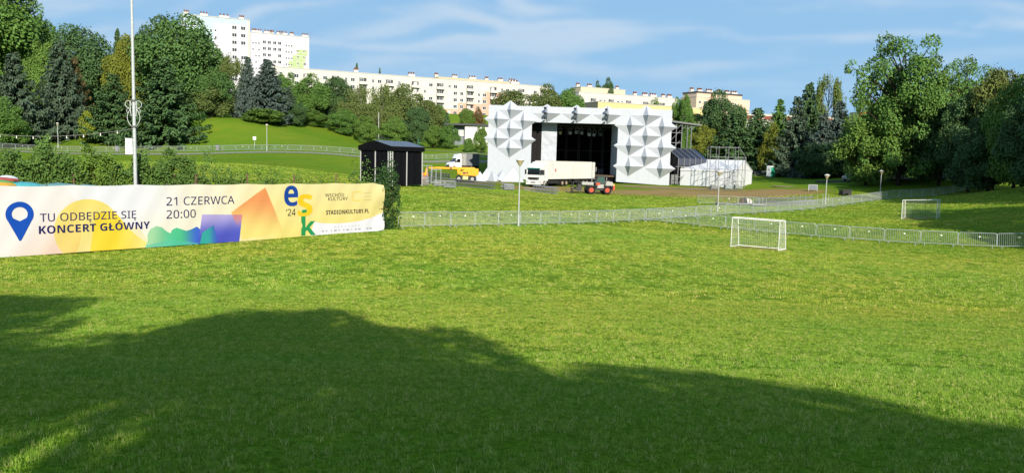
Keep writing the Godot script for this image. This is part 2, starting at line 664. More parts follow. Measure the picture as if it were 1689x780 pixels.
func broad(seed_: int, lobes: int, leaves: int, size: float, spread: float, loose: float, low := 0.30) -> Array:
	# [trunk, crown] in a unit box: height 1, width 1
	rng.seed = seed_
	var tk := MB.new()
	tk.cone(Vector3(0, -0.04, 0), Vector3(0.01, minf(low, 0.6) + 0.05, 0), 0.030, 0.022, 8)
	tk.cone(Vector3(0.01, minf(low, 0.6) + 0.05, 0), Vector3(0, 0.72, 0.01), 0.022, 0.008, 7)
	var q := MB.new()
	var cy := (1.0 + low * 0.55) / 2.0
	var ry := 1.0 - cy
	for k in lobes:
		var o := rdir()
		var f := rng.randf_range(0.55, 0.9) if k > lobes / 5 else rng.randf_range(0.0, 0.5)
		f *= 1.0 + loose * rng.randf_range(-0.25, 0.25)
		var r := rng.randf_range(0.10, 0.19) * spread
		var c := Vector3(o.x * (0.5 - r * 0.6) * f, o.y * (ry - r * 0.5) * f, o.z * (0.5 - r * 0.6) * f) * 1.12
		c.y += cy
		if loose > 0.2 or k % 3 == 0:
			var root := Vector3(0, clampf(c.y - 0.28, low * 0.8, 0.66), 0)
			var bend := root.lerp(c, 0.55) + Vector3(0, 0.03, 0)
			tk.cone(root, bend, 0.009, 0.006, 5, false)
			tk.cone(bend, c, 0.006, 0.002, 5, false)
		var hue := rng.randf_range(0.72, 1.25)
		var warm := rng.randf_range(-0.06, 0.10)
		var n := int(leaves / float(lobes) * (r * r) / (0.0215 * spread * spread))
		for j in n:
			var w := rdir()
			if w.dot(o) < -0.45 and f > 0.5:
				w = -w
			var rr := r * (0.55 + 0.5 * sqrt(rng.randf()))
			if rng.randf() < 0.10 + loose * 0.2:
				rr *= rng.randf_range(1.05, 1.35)
			var p := c + Vector3(w.x, w.y * 0.72, w.z) * rr
			if p.y < low * 0.5:
				continue
			var face := (w + Vector3.UP * 0.55 + rdir() * 0.75).normalized()
			var d := (face.cross(rdir()) + w * 0.5 + Vector3.DOWN * 0.25).normalized()
			face = (face - d * face.dot(d)).normalized()
			var g := hue * rng.randf_range(0.75, 1.25)
			q.col = Color(g * (1.0 + warm), g, g * (1.0 - warm))
			q.leaf(p, d, face, size * rng.randf_range(0.7, 1.35), size * 0.42)
	return [tk.mesh(), q.mesh()]

func spruce(seed_: int, whorls: int, boughs: int, droop: float, ragged: float, sprays: int) -> Array:
	rng.seed = seed_
	var tk := MB.new()
	tk.cone(Vector3(0, -0.03, 0), Vector3(0, 0.97, 0), 0.020, 0.003, 7)
	var q := MB.new()
	for i in whorls:
		var y := 0.07 + 0.91 * pow(i / float(whorls), 0.92)
		var reach := 0.60 * pow(1.0 - y, 0.84) * (1.0 - 0.25 * clampf((0.16 - y) * 8.0, 0, 1)) + 0.012
		var n := maxi(4, int(boughs * (0.55 + 0.6 * (1.0 - y))))
		var off := rng.randf() * TAU
		for k in n:
			if rng.randf() < ragged * 0.28:
				continue
			var a := off + TAU * k / n + rng.randf_range(-0.25, 0.25)
			var l := reach * rng.randf_range(1.0 - ragged * 0.55, 1.08 + ragged * 0.18)
			var out := Vector3(cos(a), 0, sin(a))
			var side := Vector3(-sin(a), 0, cos(a))
			var y0 := y + rng.randf_range(-0.012, 0.012)
			var dp := droop * rng.randf_range(0.6, 1.4) * (0.4 + 0.8 * (1.0 - y))
			if y > 0.86:
				dp = -0.5
			var g0 := rng.randf_range(0.7, 1.25)
			if l > 0.1:
				tk.cone(Vector3(0, y0, 0), Vector3(0, y0, 0) + out * l * 0.7 + Vector3.DOWN * dp * l * 0.45, 0.004, 0.001, 4, false)
			var m := maxi(3, int(sprays * (0.35 + l / 0.5)))
			for j in m:
				var t := lerpf(0.12, 1.0, (j + rng.randf() * 0.8) / m)
				var sag := -dp * t * l * 0.62 + dp * 0.5 * l * t * t * t
				var p := Vector3(0, y0 + sag, 0) + out * l * t
				for s in [-1.0, 1.0, 0.0]:
					var g := g0 * rng.randf_range(0.72, 1.25)
					q.col = Color(g, g, g)
					var d: Vector3 = (out * 0.75 + side * s * rng.randf_range(0.5, 1.0) + Vector3.DOWN * (0.25 + droop * 0.6 * rng.randf())).normalized()
					if s == 0.0:
						d = (out * 0.4 + side * rng.randf_range(-0.6, 0.6) + Vector3.DOWN * (0.6 + droop)).normalized()
					var up := (Vector3.UP + out * 0.35 + rdir() * 0.55).normalized()
					up = (up - d * up.dot(d)).normalized()
					q.leaf(p + rdir() * 0.008, d, up, (0.050 + 0.035 * l) * rng.randf_range(0.75, 1.3) * lerpf(1.0, 0.7, y), 0.014 + 0.008 * l)
	return [tk.mesh(), q.mesh()]

func hanging(seed_: int, strands: int, hang: float, leaf_: float) -> Array:
	# birch, larch and willow: thin twigs that hang in veils
	rng.seed = seed_
	var tk := MB.new()
	tk.cone(Vector3(0, -0.03, 0), Vector3(0.015, 0.5, 0.01), 0.018, 0.012, 7)
	tk.cone(Vector3(0.015, 0.5, 0.01), Vector3(0, 0.95, 0), 0.012, 0.003, 6)
	var q := MB.new()
	var tops := []
	for k in 34:
		var o := rdir()
		var c := Vector3(o.x * 0.40, 0.60 + o.y * 0.34, o.z * 0.40) * Vector3(1, 1, 1)
		if o.y > 0.3:
			c.x *= 0.75
			c.z *= 0.75
		tops.append(c)
		tk.cone(Vector3(0, clampf(c.y - 0.22, 0.2, 0.9), 0), c, 0.006, 0.0015, 4, false)
	for k in strands:
		var c: Vector3 = tops[rng.randi() % tops.size()]
		var p := c + rdir() * Vector3(0.12, 0.07, 0.12) * rng.randf()
		var l := hang * rng.randf_range(0.4, 1.3)
		var g0 := rng.randf_range(0.72, 1.28)
		var n := int(4 + l * 34)
		var drift := rdir() * 0.15
		for j in n:
			var t := j / float(n)
			var e := p + Vector3(drift.x * t, 0, drift.z * t) * l + Vector3.DOWN * l * t
			if e.y < 0.08:
				break
			var d := (Vector3.DOWN * 0.8 + rdir() * 0.7).normalized()
			var f := (Vector3(c.x, 0.25, c.z) * 2.0 + rdir()).normalized()
			f = (f - d * f.dot(d)).normalized()
			var g := g0 * rng.randf_range(0.75, 1.25)
			q.col = Color(g * 1.04, g, g * 0.95)
			q.leaf(e + rdir() * 0.012, d, f, leaf_ * rng.randf_range(0.7, 1.3), leaf_ * 0.34)
	return [tk.mesh(), q.mesh()]

const TINTS := {
	"mid": Color(0.096, 0.193, 0.037), "rich": Color(0.077, 0.156, 0.040), "deep": Color(0.066, 0.129, 0.043), "fresh": Color(0.112, 0.202, 0.036),
	"lime": Color(0.221, 0.273, 0.026), "yellow": Color(0.156, 0.182, 0.023), "olive": Color(0.111, 0.153, 0.041), "larch": Color(0.111, 0.163, 0.039),
	"bluegrey": Color(0.072, 0.113, 0.068), "blue": Color(0.076, 0.112, 0.092), "rust": Color(0.117, 0.094, 0.036), "russet": Color(0.143, 0.098, 0.039),
	"bronze": Color(0.127, 0.159, 0.038), "bronzedark": Color(0.046, 0.052, 0.021), "hedge": Color(0.088, 0.165, 0.033), "hedgelight": Color(0.117, 0.202, 0.029), "twig": Color(0.143, 0.111, 0.052)}
const NAMES := {"spruce": "spruce_tree", "spruce_loose": "spruce_tree", "pine": "pine_tree", "birch": "birch_tree", "willow": "weeping_birch_tree", "bush": "bush", "shrub_tall": "shrub"}

func crown(kind: String) -> Array:
	if not meshes.has("crown_" + kind):
		var r := []
		match kind:
			"broad_a": r = broad(101, 84, 24000, 0.027, 0.84, 0.2, 0.07)
			"broad_b": r = broad(102, 66, 19000, 0.029, 0.85, 0.45, 0.08)
			"broad_c": r = broad(103, 58, 19000, 0.029, 0.92, 0.3, 0.06)
			"broad_open": r = broad(104, 190, 36000, 0.021, 0.52, 1.7, 0.14)
			"pine": r = broad(105, 44, 20000, 0.027, 0.92, 0.1, 0.20)
			"broad_dome": r = broad(114, 70, 24000, 0.027, 0.98, 0.05, 0.10)
			"broad_sparse": r = broad(113, 15, 5200, 0.036, 1.05, 0.6, 0.2)
			"broad_high": r = broad(112, 20, 7000, 0.036, 1.3, 0.2, 1.2)
			"bush": r = broad(106, 30, 8000, 0.050, 1.1, 0.2, 0.0)
			"shrub_tall": r = broad(107, 24, 4500, 0.042, 1.0, 0.6, 0.08)
			"spruce": r = spruce(108, 32, 11, 0.55, 0.30, 14)
			"spruce_loose": r = spruce(109, 26, 11, 0.75, 0.7, 16)
			"birch": r = hanging(110, 900, 0.16, 0.030)
			"willow": r = hanging(111, 900, 0.34, 0.032)
		meshes["crown_" + kind] = r
	return meshes["crown_" + kind]

func tree(kind: String, x: float, d: float, ht: float, wide: float, tint: String, label: String, lean := 0.0) -> Node3D:
	var c := crown(kind)
	var called: String = NAMES.get(kind, "broadleaf_tree")
	var o := thing(called, label, "bush" if kind == "bush" else "shrub" if kind == "shrub_tall" else "tree", G(x, -d, -0.05), fmod(absf(x * 7.13 + d * 3.7), TAU))
	if lean != 0.0:
		o.rotation = Vector3(0, 0, lean)
	var s := Transform3D(Basis.from_scale(Vector3(wide, ht, wide)), Vector3.ZERO)
	var bark := worn("bark_pale" if kind in ["birch", "willow"] else "bark", Color(0.30, 0.28, 0.24) if kind in ["birch", "willow"] else Color(0.085, 0.062, 0.045), 0.95, 0, 0.8, 0.5)
	part(o, "trunk", c[0], bark, s)
	part(o, "crown", c[1], leafy_mat("leaf_" + tint, TINTS[tint]), s)
	return o

func build_trees() -> void:
	for t in TREES:
		tree(t[0], t[1], t[2], t[3], t[4], t[5], t[6], 0.06 if "leaning" in t[6] else 0.0)
	# the trees behind and beside the camera, whose shade lies on the lawn
	for t in SHADERS:
		tree(t[0], t[1], t[2], t[3], t[4], t[5], t[6])
	rng.seed = 77

# ---------------------------------------------------------------- blocks of flats
func window_mesh(w: float, h: float, bars: int) -> ArrayMesh:
	# a white frame round dark panes; glass is the second surface
	var key := "win_%.2f_%.2f_%d" % [w, h, bars]
	if not meshes.has(key):
		var f := MB.new()
		f.span(Vector3(0, 0, 0), Vector3(w, 0.09, 0.06))
		f.span(Vector3(0, h - 0.09, 0), Vector3(w, h, 0.06))
		for k in bars + 1:
			var x := lerpf(0, w - 0.09, k / float(bars))
			f.span(Vector3(x, 0.09, 0), Vector3(x + 0.09, h - 0.09, 0.058))
		f.span(Vector3(-0.06, -0.09, 0), Vector3(w + 0.06, -0.001, 0.16))
		var m := f.mesh()
		var g := MB.new()
		g.quad_out(Vector3(0.05, 0.05, 0.02), Vector3(w - 0.05, 0.05, 0.02), Vector3(w - 0.05, h - 0.05, 0.02), Vector3(0.05, h - 0.05, 0.02), Vector3.BACK)
		var gm := g.mesh()
		m.add_surface_from_arrays(Mesh.PRIMITIVE_TRIANGLES, gm.surface_get_arrays(0))
		m.surface_set_material(0, mat("window_frame", Color(0.72, 0.72, 0.72), 0.6))
		m.surface_set_material(1, mat("window_glass", Color(0.035, 0.04, 0.05), 0.15))
		meshes[key] = m
		var m2: ArrayMesh = m.duplicate()
		m2.surface_set_material(1, mat("window_blind", Color(0.42, 0.42, 0.42), 0.6))
		meshes[key + "b"] = m2
	return meshes[key + "b"] if rng.randf() < 0.28 else meshes[key]

func window(b: Node3D, x: float, y: float, w: float, h: float, bars := 2) -> void:
	var o := MeshInstance3D.new()
	o.name = "window"
	o.mesh = window_mesh(w, h, bars)
	o.position = Vector3(x - w / 2, y, 0.0)
	b.add_child(o, true)

func balcony(b: Node3D, x: float, y: float, c: Color, key: String) -> void:
	# a dark door with panes behind a parapet and its slab
	if not meshes.has("loggia"):
		var q := MB.new()
		q.span(Vector3(-1.5, 0, 0), Vector3(1.5, 2.45, 0.03))
		meshes.loggia = q.mesh()
		q = MB.new()
		q.span(Vector3(-1.7, -0.16, 0.0), Vector3(1.7, 0.0, 1.15))
		q.span(Vector3(-1.7, 0.0, 1.08), Vector3(1.7, 0.95, 1.16))
		q.span(Vector3(-1.7, 0.0, 0.0), Vector3(-1.63, 0.95, 1.08))
		q.span(Vector3(1.63, 0.0, 0.0), Vector3(1.7, 0.95, 1.08))
		meshes.parapet = q.mesh()
	var at := Transform3D(Basis.IDENTITY, Vector3(x, y, 0))
	var l := part(b, "balcony_door", meshes.loggia, mat("loggia", Color(0.05, 0.05, 0.055), 0.4), at)
	part(l, "pane", window_mesh(1.5, 2.1, 2), null, Transform3D(Basis.IDENTITY, Vector3(rng.randf_range(-1.3, -0.2), 0.1, 0.04)))
	part(b, "balcony", meshes.parapet, mat(key, c, 0.8), at)

func chimneys(b: Node3D, list: Array, y: float, dark: bool) -> void:
	for k in list.size():
		var x: float = list[k]
		var q := MB.new()
		var w := 0.9 + 0.5 * float((k * 7) % 3)
		q.span(Vector3(x - w, y, -6.2), Vector3(x + w, y + 1.5, -4.6))
		var c := part(b, "chimney", q, mat("chimney", Color(0.50, 0.48, 0.45)))
		q = MB.new()
		for j in 3:
			q.span(Vector3(x - w + 0.2 + j * w * 0.75, y + 1.5, -5.8), Vector3(x - w + 0.65 + j * w * 0.75, y + 2.35, -5.0))
		part(c, "chimney_pot", q, mat("pots", Color(0.16, 0.07, 0.05) if not dark else Color(0.05, 0.05, 0.055)))
		if k % 3 == 1:
			part(b, "aerial", meshes.bar if meshes.has("bar") else null, mat("aerial", Color(0.2, 0.2, 0.2)), Transform3D(Basis.from_scale(Vector3(0.07, 3.2, 0.07)), Vector3(x + w + 1.2, y, -5)))

func block(label: String, d0: float, px_x: float, top: float, length: float, deep: float, tall: float, c: Color, key: String, turn := 0.46) -> Node3D:
	# the front lies along local x from the left end; z is outward
	var o := thing("apartment_block", label, "building", Vector3(px_x, top - tall, -d0), turn)
	var q := MB.new()
	q.span(Vector3(0, -6, -deep), Vector3(length, tall, 0))
	part(o, "wall", q, worn(key, c, 0.9, 0, 0.12, 0.05))
	q = MB.new()
	q.span(Vector3(-0.15, tall, -deep - 0.15), Vector3(length + 0.15, tall + 0.25, 0.15))
	part(o, "roof", q, mat("roof_edge", Color(0.45, 0.44, 0.42)))
	return o

func slab(o: Node3D, called: String, x0: float, x1: float, y0: float, y1: float, c: Color, key: String, out := 0.012) -> void:
	var q := MB.new()
	q.span(Vector3(x0, y0, -0.2), Vector3(x1, y1, out))
	part(o, called, q, worn(key, c, 0.9, 0, 0.12, 0.05))

func build_buildings() -> void:
	if not meshes.has("bar"):
		var qb := MB.new()
		qb.cone(Vector3.ZERO, Vector3.UP, 1, 1, 7)
		meshes.bar = qb.mesh()
	rng.seed = 5
	# the near one of the two towers: right end at x -105.7
	var o := block("taller white and pale blue tower block on the left, half behind the dome shaped tree", 305.9, -128.1, 56.5, 25.0, 13.0, 36.0, Color(0.40, 0.50, 0.57), "pale_blue")
	slab(o, "wall_panel", 11.6, 24.2, 0, 34.0, Color(0.48, 0.48, 0.54), "lilac_white")
	slab(o, "wall_panel", 24.2, 25.0, 0, 35.9, Color(0.59, 0.53, 0.43), "warm_white", 0.03)
	for f in 11:
		var y := 36.0 - 4.0 - f * 2.85
		for x in [1.0, 4.2, 19.2, 22.5]:
			window(o, x, y, 1.8, 1.5)
		for x in [9.0, 10.6, 12.3]:
			window(o, x, y - 1.5, 0.75, 1.0, 1)
	chimneys(o, [2.0, 8.5, 16.0, 22.5], 36.2, false)
	o = block("lower white tower block with a green stepped pattern", 364.0, -121.2, 59.0, 26.5, 13.0, 37.0, Color(0.48, 0.48, 0.54), "lilac_white")
	for s in 5:
		slab(o, "green_panel", 20.8 - s * 1.9, 25.6 - s * 0.75, 37.0 - 8.6 - s * 2.85, 37.0 - 5.9 - s * 2.85, Color(0.36, 0.46, 0.22), "green_panel", 0.02)
	slab(o, "wall_panel", 21.4, 26.5, 0, 37.0 - 17.2, Color(0.40, 0.47, 0.36), "mint", 0.014)
	for f in 9:
		var y := 37.0 - 4.6 - f * 2.85
		for x in [6.2, 8.4, 10.8, 13.0, 21.3, 24.2]:
			window(o, x, y, 1.5, 1.5)
		for x in [1.2, 2.5, 3.8, 16.0, 17.2, 18.5]:
			window(o, x, y - 0.5, 0.72, 1.0, 1)
	chimneys(o, [2.2, 4.4, 8.8, 10.2, 13.9, 15.5, 19.3, 25.6], 37.2, false)
	# the long cream block: only what shows over the trees
	o = block("long five storey cream apartment block turning pink to the right", 308.0, -97.0, 38.0, 126.0, 11.0, 15.6, Color(0.52, 0.505, 0.475), "cream")
	slab(o, "pink_panel", 73.0, 126.0, -3.0, 3.2, Color(0.56, 0.34, 0.26), "pink", 0.012)
	slab(o, "pink_panel", 80.5, 108.0, 3.2, 6.0, Color(0.56, 0.36, 0.29), "pink", 0.012)
	slab(o, "pink_panel", 92.0, 108.0, 6.0, 8.8, Color(0.58, 0.40, 0.32), "pink", 0.012)
	slab(o, "pink_panel", 93.0, 108.0, 8.8, 11.4, Color(0.58, 0.40, 0.32), "pink", 0.012)
	var step := 0
	var x := 5.0
	while x < 124.0:
		var bal := step % 2 == 0
		for f in 5:
			var y := 15.6 - 3.75 - f * 2.8
			if x < 62.0 and f > 1:
				continue
			if bal:
				balcony(o, x, y - 0.5, Color(0.55, 0.52, 0.48) if x < 80 or f < 2 else Color(0.55, 0.45, 0.40), "parapet_a" if x < 80 or f < 2 else "parapet_b")
			else:
				window(o, x - 1.3, y + 0.2, 1.1, 1.5)
				window(o, x + 1.4, y + 0.2, 1.7, 1.5)
				if step % 4 == 1 and x > 70:
					window(o, x + 4.4, y + 0.2, 1.5, 1.5)
		x += 5.6 if not (step % 4 == 1 and x > 70) else 8.2
		step += 1
	chimneys(o, [37.0, 61.0, 110.0], 15.8, true)
	for ax in [8.0, 14.0, 30.0, 52.0, 66.0, 73.0, 104.0, 116.0, 121.0]:
		pole(o, "aerial", Vector3(ax, 15.7, -4), Vector3(ax, 17.6, -4), 0.06, mat("aerial", Color(0.2, 0.2, 0.2)))
	var q := MB.new()
	q.span(Vector3(0, -10, -9), Vector3(46, 3.4, 0))
	o = thing("apartment_block", "peach top storey showing behind the roof of the long cream block", "building", Vector3(-39.2, 41.6, -400.0), 0.46)
	part(o, "wall", q, worn("peach", Color(0.55, 0.44, 0.29), 0.9, 0, 0.12, 0.1))
	chimneys(o, [1.0, 11.0, 21.0, 29.0, 37.0, 44.0], 3.4, true)
	# right of the stage
	o = block("cream block with dark balconies behind the yellow one above the stage", 372.0, 29.5, 36.8, 58.0, 11.0, 16.0, Color(0.52, 0.505, 0.475), "cream")
	x = 3.0
	step = 0
	while x < 56.0:
		for f in 2:
			var y := 16.0 - 4.6 - f * 2.8
			if step % 2 == 1:
				balcony(o, x, y - 0.3, Color(0.45, 0.42, 0.36), "parapet_c")
			else:
				window(o, x - 1.0, y + 0.3, 1.4, 1.5)
				window(o, x + 1.3, y + 0.3, 0.9, 1.5, 1)
		x += 5.0
		step += 1
	chimneys(o, [35.0, 41.0, 46.0, 52.0, 56.0], 16.2, true)
	o = block("pale peach upper storeys behind the two pines above the stage", 418.0, 34.0, 43.4, 28.0, 10.0, 16.0, Color(0.59, 0.50, 0.36), "peach_pale")
	for xx in [2.0, 4.8, 8.0, 11.0]:
		window(o, xx, 12.2, 1.1, 1.5)
	chimneys(o, [1.2, 8.5, 19.0, 26.0], 16.2, false)
	o = block("low yellow flat roofed block with a grey end wall above the stage", 328.0, 34.0, 29.3, 60.0, 13.0, 12.0, Color(0.55, 0.46, 0.24), "yellow_wall")
	q = MB.new()
	q.span(Vector3(-0.4, 8.6, -13.4), Vector3(60.4, 12.6, -0.02))
	part(o, "end_wall", MB_end(13.0, 12.0), worn("olive_grey", Color(0.20, 0.20, 0.17), 0.9, 0, 0.2, 0.2))
	slab(o, "wall_panel", 0, 60, -2, 8.4, Color(0.55, 0.50, 0.36), "pale_yellow", 0.01)
	for xx in [4.0, 9.0, 14.0, 19.0, 24.0, 36.0, 41.0, 46.0]:
		window(o, xx, 5.6, 3.0, 1.7, 3)
	slab(o, "stair_panel", 42.0, 45.0, -2, 12.3, Color(0.22, 0.22, 0.19), "olive_grey", 0.4)
	# the peach block on the right
	o = block("peach apartment block with dark roof edges and chimneys behind the large rounded pine", 388.0, 88.0, 37.4, 34.0, 12.0, 20.0, Color(0.60, 0.46, 0.36), "peach_wall")
	for s in [[0.4, 9.5], [9.6, 18.0], [18.4, 29.0]]:
		q = MB.new()
		q.span(Vector3(s[0], 20.2, -11), Vector3(s[1], 22.0, -0.3))
		part(o, "top_storey", q, worn("peach_wall", Color(0.60, 0.46, 0.36)))
		q = MB.new()
		q.span(Vector3(s[0] - 0.2, 22.0, -11.2), Vector3(s[1] + 0.2, 22.7, 0.0))
		part(o, "roof_edge", q, mat("dark_edge", Color(0.07, 0.06, 0.07)))
	for f in 5:
		for xx in [2.2, 5.2, 8.2, 11.0, 13.5, 16.4, 19.2, 22.0, 24.8]:
			window(o, xx, 20.0 - 3.2 - f * 2.9, 1.5, 1.4)
	slab(o, "stair_panel", 9.2, 10.2, 0, 22.4, Color(0.43, 0.22, 0.14), "brick_red", 0.25)
	chimneys(o, [1.0, 6.0, 12.0, 18.0, 23.5, 28.0], 22.5, true)
	# the red banded hall
	o = block("long low hall with a red and white band right of the peach block", 396.0, 112.8, 30.4, 70.0, 10.0, 9.0, Color(0.48, 0.46, 0.43), "hall_white", 0.2)
	for k in 12:
		slab(o, "red_panel", 1.0 + k * 5.6, 5.6 + k * 5.6, 6.4, 8.2, Color(0.20, 0.065, 0.05), "red_panel", 0.05)
	for k in 12:
		window(o, 3.3 + k * 5.6, 3.4, 3.6, 1.6, 3)
	o = block("small white house with a red roof band between the conifers and the big tree", 300.0, 130.0, 26.0, 12.0, 9.0, 8.0, Color(0.52, 0.45, 0.40), "house_pale", 0.0)
	slab(o, "red_panel", -0.3, 12.3, 5.6, 8.1, Color(0.37, 0.09, 0.06), "red_tiles", 0.5)
	window(o, 3.0, 2.6, 1.6, 1.4)
	window(o, 8.0, 2.6, 1.6, 1.4)
	# the white hall left of the stage
	o = thing("flat_roofed_hall", "white flat roofed hall behind small trees left of the stage", "building", Vector3(-12.2, 7.6, -194.0), 0.0)
	q = MB.new()
	q.span(Vector3(0, -2, -9), Vector3(14, 5.2, 0))
	part(o, "wall", q, worn("hall_wall", Color(0.74, 0.73, 0.70), 0.9, 0, 0.2, 0.12))
	q = MB.new()
	q.span(Vector3(-5.0, 5.2, -10), Vector3(14.4, 5.65, 0.6))
	part(o, "roof", q, mat("hall_roof", Color(0.07, 0.07, 0.08)))
	q = MB.new()
	q.span(Vector3(-4.4, -2, -9), Vector3(-0.01, 5.2, -1.5))
	part(o, "wall", q, worn("hall_side", Color(0.22, 0.24, 0.27), 0.8, 0, 0.2, 0.15))
	for k in 3:
		part(o, "window", window_mesh(1.2, 1.6, 2), null, Transform3D(Basis.IDENTITY, Vector3(-4.2 + k * 1.4, 2.8, -1.49)))

func MB_end(deep: float, tall: float) -> MB:
	var q := MB.new()
	q.span(Vector3(-0.06, -2, -deep + 0.1), Vector3(-0.001, tall - 0.05, -0.1))
	return q

# ---------------------------------------------------------------- stage
func wm(base: Vector3) -> MB:
	# a builder that takes world points for a thing standing at base
	var q := MB.new()
	q.xf.origin = -base
	return q

func pyramid(base: Vector3, cx: float, cy: float, w: float, h: float, out: float, z: float) -> MB:
	# fabric stretched over a lozenge: a tall ridge to the right, sagging to the left
	var q := wm(base)
	var t := Vector3(cx, cy + h, z)
	var b := Vector3(cx, cy - h, z)
	var l := Vector3(cx - w, cy, z)
	var r := Vector3(cx + w, cy, z)
	var n := Vector3(cx + 0.05, cy, z + out)
	var s := l.lerp(n, 0.74) - Vector3(0, 0, out * 0.50)
	q.tri_out(t, n, r, Vector3.BACK)
	q.tri_out(n, b, r, Vector3.BACK)
	q.tri_out(t, l, s, Vector3.BACK)
	q.tri_out(t, s, n, Vector3.BACK)
	q.tri_out(b, s, l, Vector3.BACK)
	q.tri_out(b, n, s, Vector3.BACK)
	q.quad_out(t, l, b, r, Vector3.FORWARD)
	return q

func crumpled(base: Vector3, x0: float, x1: float, y0: float, y1: float, z: float, amp: float, nx: int, ny: int) -> MB:
	var q := wm(base)
	var f := FastNoiseLite.new()
	f.seed = 4
	f.frequency = 0.5
	f.noise_type = FastNoiseLite.TYPE_CELLULAR
	var g := []
	for j in ny + 1:
		for i in nx + 1:
			var x := lerpf(x0, x1, i / float(nx))
			var y := lerpf(y0, y1, j / float(ny))
			g.append(Vector3(x, y, z + amp * f.get_noise_2d(x * 1.3 + y * 0.4, y)))
	for j in ny:
		for i in nx:
			var p := j * (nx + 1) + i
			q.quad_out(g[p], g[p + 1], g[p + nx + 2], g[p + nx + 1], Vector3.BACK)
	return q

func build_stage() -> void:
	var base := Vector3(11.3, 1.1, -138.0)
	var o := thing("concert_stage", "large open air concert stage faced with white fabric pyramids", "stage", base)
	var cloth := worn("stage_cloth", Color(0.405, 0.435, 0.49), 0.75, 0, 0.25, 0.03)
	var black := worn("stage_black", Color(0.008, 0.008, 0.010), 0.95, 0, 0.4, 0.4)
	var steel := mat("steel", Color(0.22, 0.23, 0.245), 0.5, 0.4)
	# the two towers: flat cloth with a sewn joint here and there
	for s in [[-4.6, 2.95, 2.05, 1.35], [17.95, 27.25, 1.5, 1.05]]:
		var q := wm(base)
		q.hexa([Vector3(s[0], s[2], -141.5), Vector3(s[1], s[3], -141.5), Vector3(s[1], s[3], -138), Vector3(s[0], s[2], -138), Vector3(s[0], 14.2, -141.5), Vector3(s[1], 14.15, -141.5), Vector3(s[1], 14.15, -138), Vector3(s[0], 14.2, -138)])
		var tw := part(o, "tower_cloth", q, cloth)
		q = wm(base)
		var xx: float = s[0] + 1.9
		while xx < s[1] - 0.6:
			q.span(Vector3(xx, s[2] + 0.05, -138.0), Vector3(xx + 0.025, 14.1, -137.985))
			xx += 1.87
		part(tw, "seam", q, mat("seam", Color(0.30, 0.32, 0.36)))
		q = wm(base)
		q.span(Vector3(s[0] + 0.3, 0.3, -141.0), Vector3(s[1] - 0.3, s[3] - 0.02 if s[0] > 0 else 2.0, -138.7))
		part(o, "tower_foot", q, black)
	for c in [[-0.85, 13.4], [-0.85, 10.2], [-0.85, 6.85], [-3.1, 11.8], [-3.1, 8.5], [1.45, 11.6], [1.45, 8.35]]:
		part(o, "fabric_pyramid", pyramid(base, c[0], c[1], 2.26, 1.66, 1.65, -137.97), cloth)
	for c in [[22.75, 13.05], [22.75, 9.55], [22.75, 5.98], [20.0, 11.3], [20.0, 7.8], [20.0, 4.25], [25.55, 11.2], [25.55, 7.6], [25.55, 4.0]]:
		part(o, "fabric_pyramid", pyramid(base, c[0], c[1], 2.72, 1.75, 1.9, -137.97), cloth)
	# the header between them
	var q := wm(base)
	q.span(Vector3(2.95, 11.45, -140.0), Vector3(17.95, 14.15, -138.0))
	part(o, "header_cloth", q, cloth)
	for x in [5.5, 10.65, 16.0]:
		part(o, "fabric_pyramid", pyramid(base, x, 13.0, 2.45, 1.6, 1.7, -137.97), cloth)
		for k in 3:
			q = wm(base)
			q.cone(Vector3(x - 0.28, 12.1 + k * 0.85, -137.1), Vector3(x - 0.42, 12.1 + k * 0.85, -136.45), 0.16, 0.24, 10)
			part(o, "spotlight", q, mat("lamp_black", Color(0.012, 0.012, 0.014), 0.4))
	q = wm(base)
	q.hexa([Vector3(-4, 13.6, -156), Vector3(27, 13.6, -156), Vector3(27, 13.7, -140.2), Vector3(-4, 13.7, -140.2), Vector3(-4, 14.1, -156), Vector3(27, 14.1, -156), Vector3(27, 14.25, -140.2), Vector3(-4, 14.25, -140.2)])
	part(o, "roof", q, mat("stage_roof", Color(0.07, 0.08, 0.10), 0.6))
	# inside
	q = wm(base)
	q.span(Vector3(-3, 1.5, -153), Vector3(27, 13.6, -152.6))
	part(o, "back_curtain", q, black)
	q = wm(base)
	q.span(Vector3(2.6, 1.4, -141.3), Vector3(4.95, 13.5, -141.0))
	part(o, "side_curtain", q, worn("curtain_grey", Color(0.030, 0.028, 0.030), 0.95, 0, 0.5, 0.5))
	q = wm(base)
	q.span(Vector3(4.6, 1.4, -152.6), Vector3(4.75, 13.5, -141.4))
	part(o, "side_curtain", q, black)
	q = wm(base)
	q.span(Vector3(18.3, 1.4, -152.6), Vector3(18.45, 13.5, -141.6))
	part(o, "side_curtain", q, black)
	part(o, "crumpled_cloth", crumpled(base, 4.8, 7.5, 2.6, 11.6, -140.6, 0.5, 9, 26), cloth)
	q = wm(base)
	q.hexa([Vector3(17.4, 2.6, -142.5), Vector3(17.5, 2.6, -142.5), Vector3(18.15, 2.6, -138.4), Vector3(18.05, 2.6, -138.4), Vector3(17.4, 11.5, -142.5), Vector3(17.5, 11.5, -142.5), Vector3(18.15, 11.5, -138.4), Vector3(18.05, 11.5, -138.4)])
	part(o, "return_cloth", q, cloth)
	q = wm(base)
	q.span(Vector3(2.9, 2.25, -152.5), Vector3(18.0, 2.55, -139.2))
	part(o, "deck", q, worn("deck", Color(0.16, 0.115, 0.08), 0.8, 0, 0.6, 0.4))
	q = wm(base)
	q.span(Vector3(2.95, 0.4, -150), Vector3(17.9, 2.25, -139.6))
	part(o, "skirt", q, black)
	q = wm(base)
	for k in 6:
		q.span(Vector3(3.4 + k * 2.6, 0.3, -139.45), Vector3(3.5 + k * 2.6, 2.25, -139.35))
	part(o, "deck_leg", q, steel)
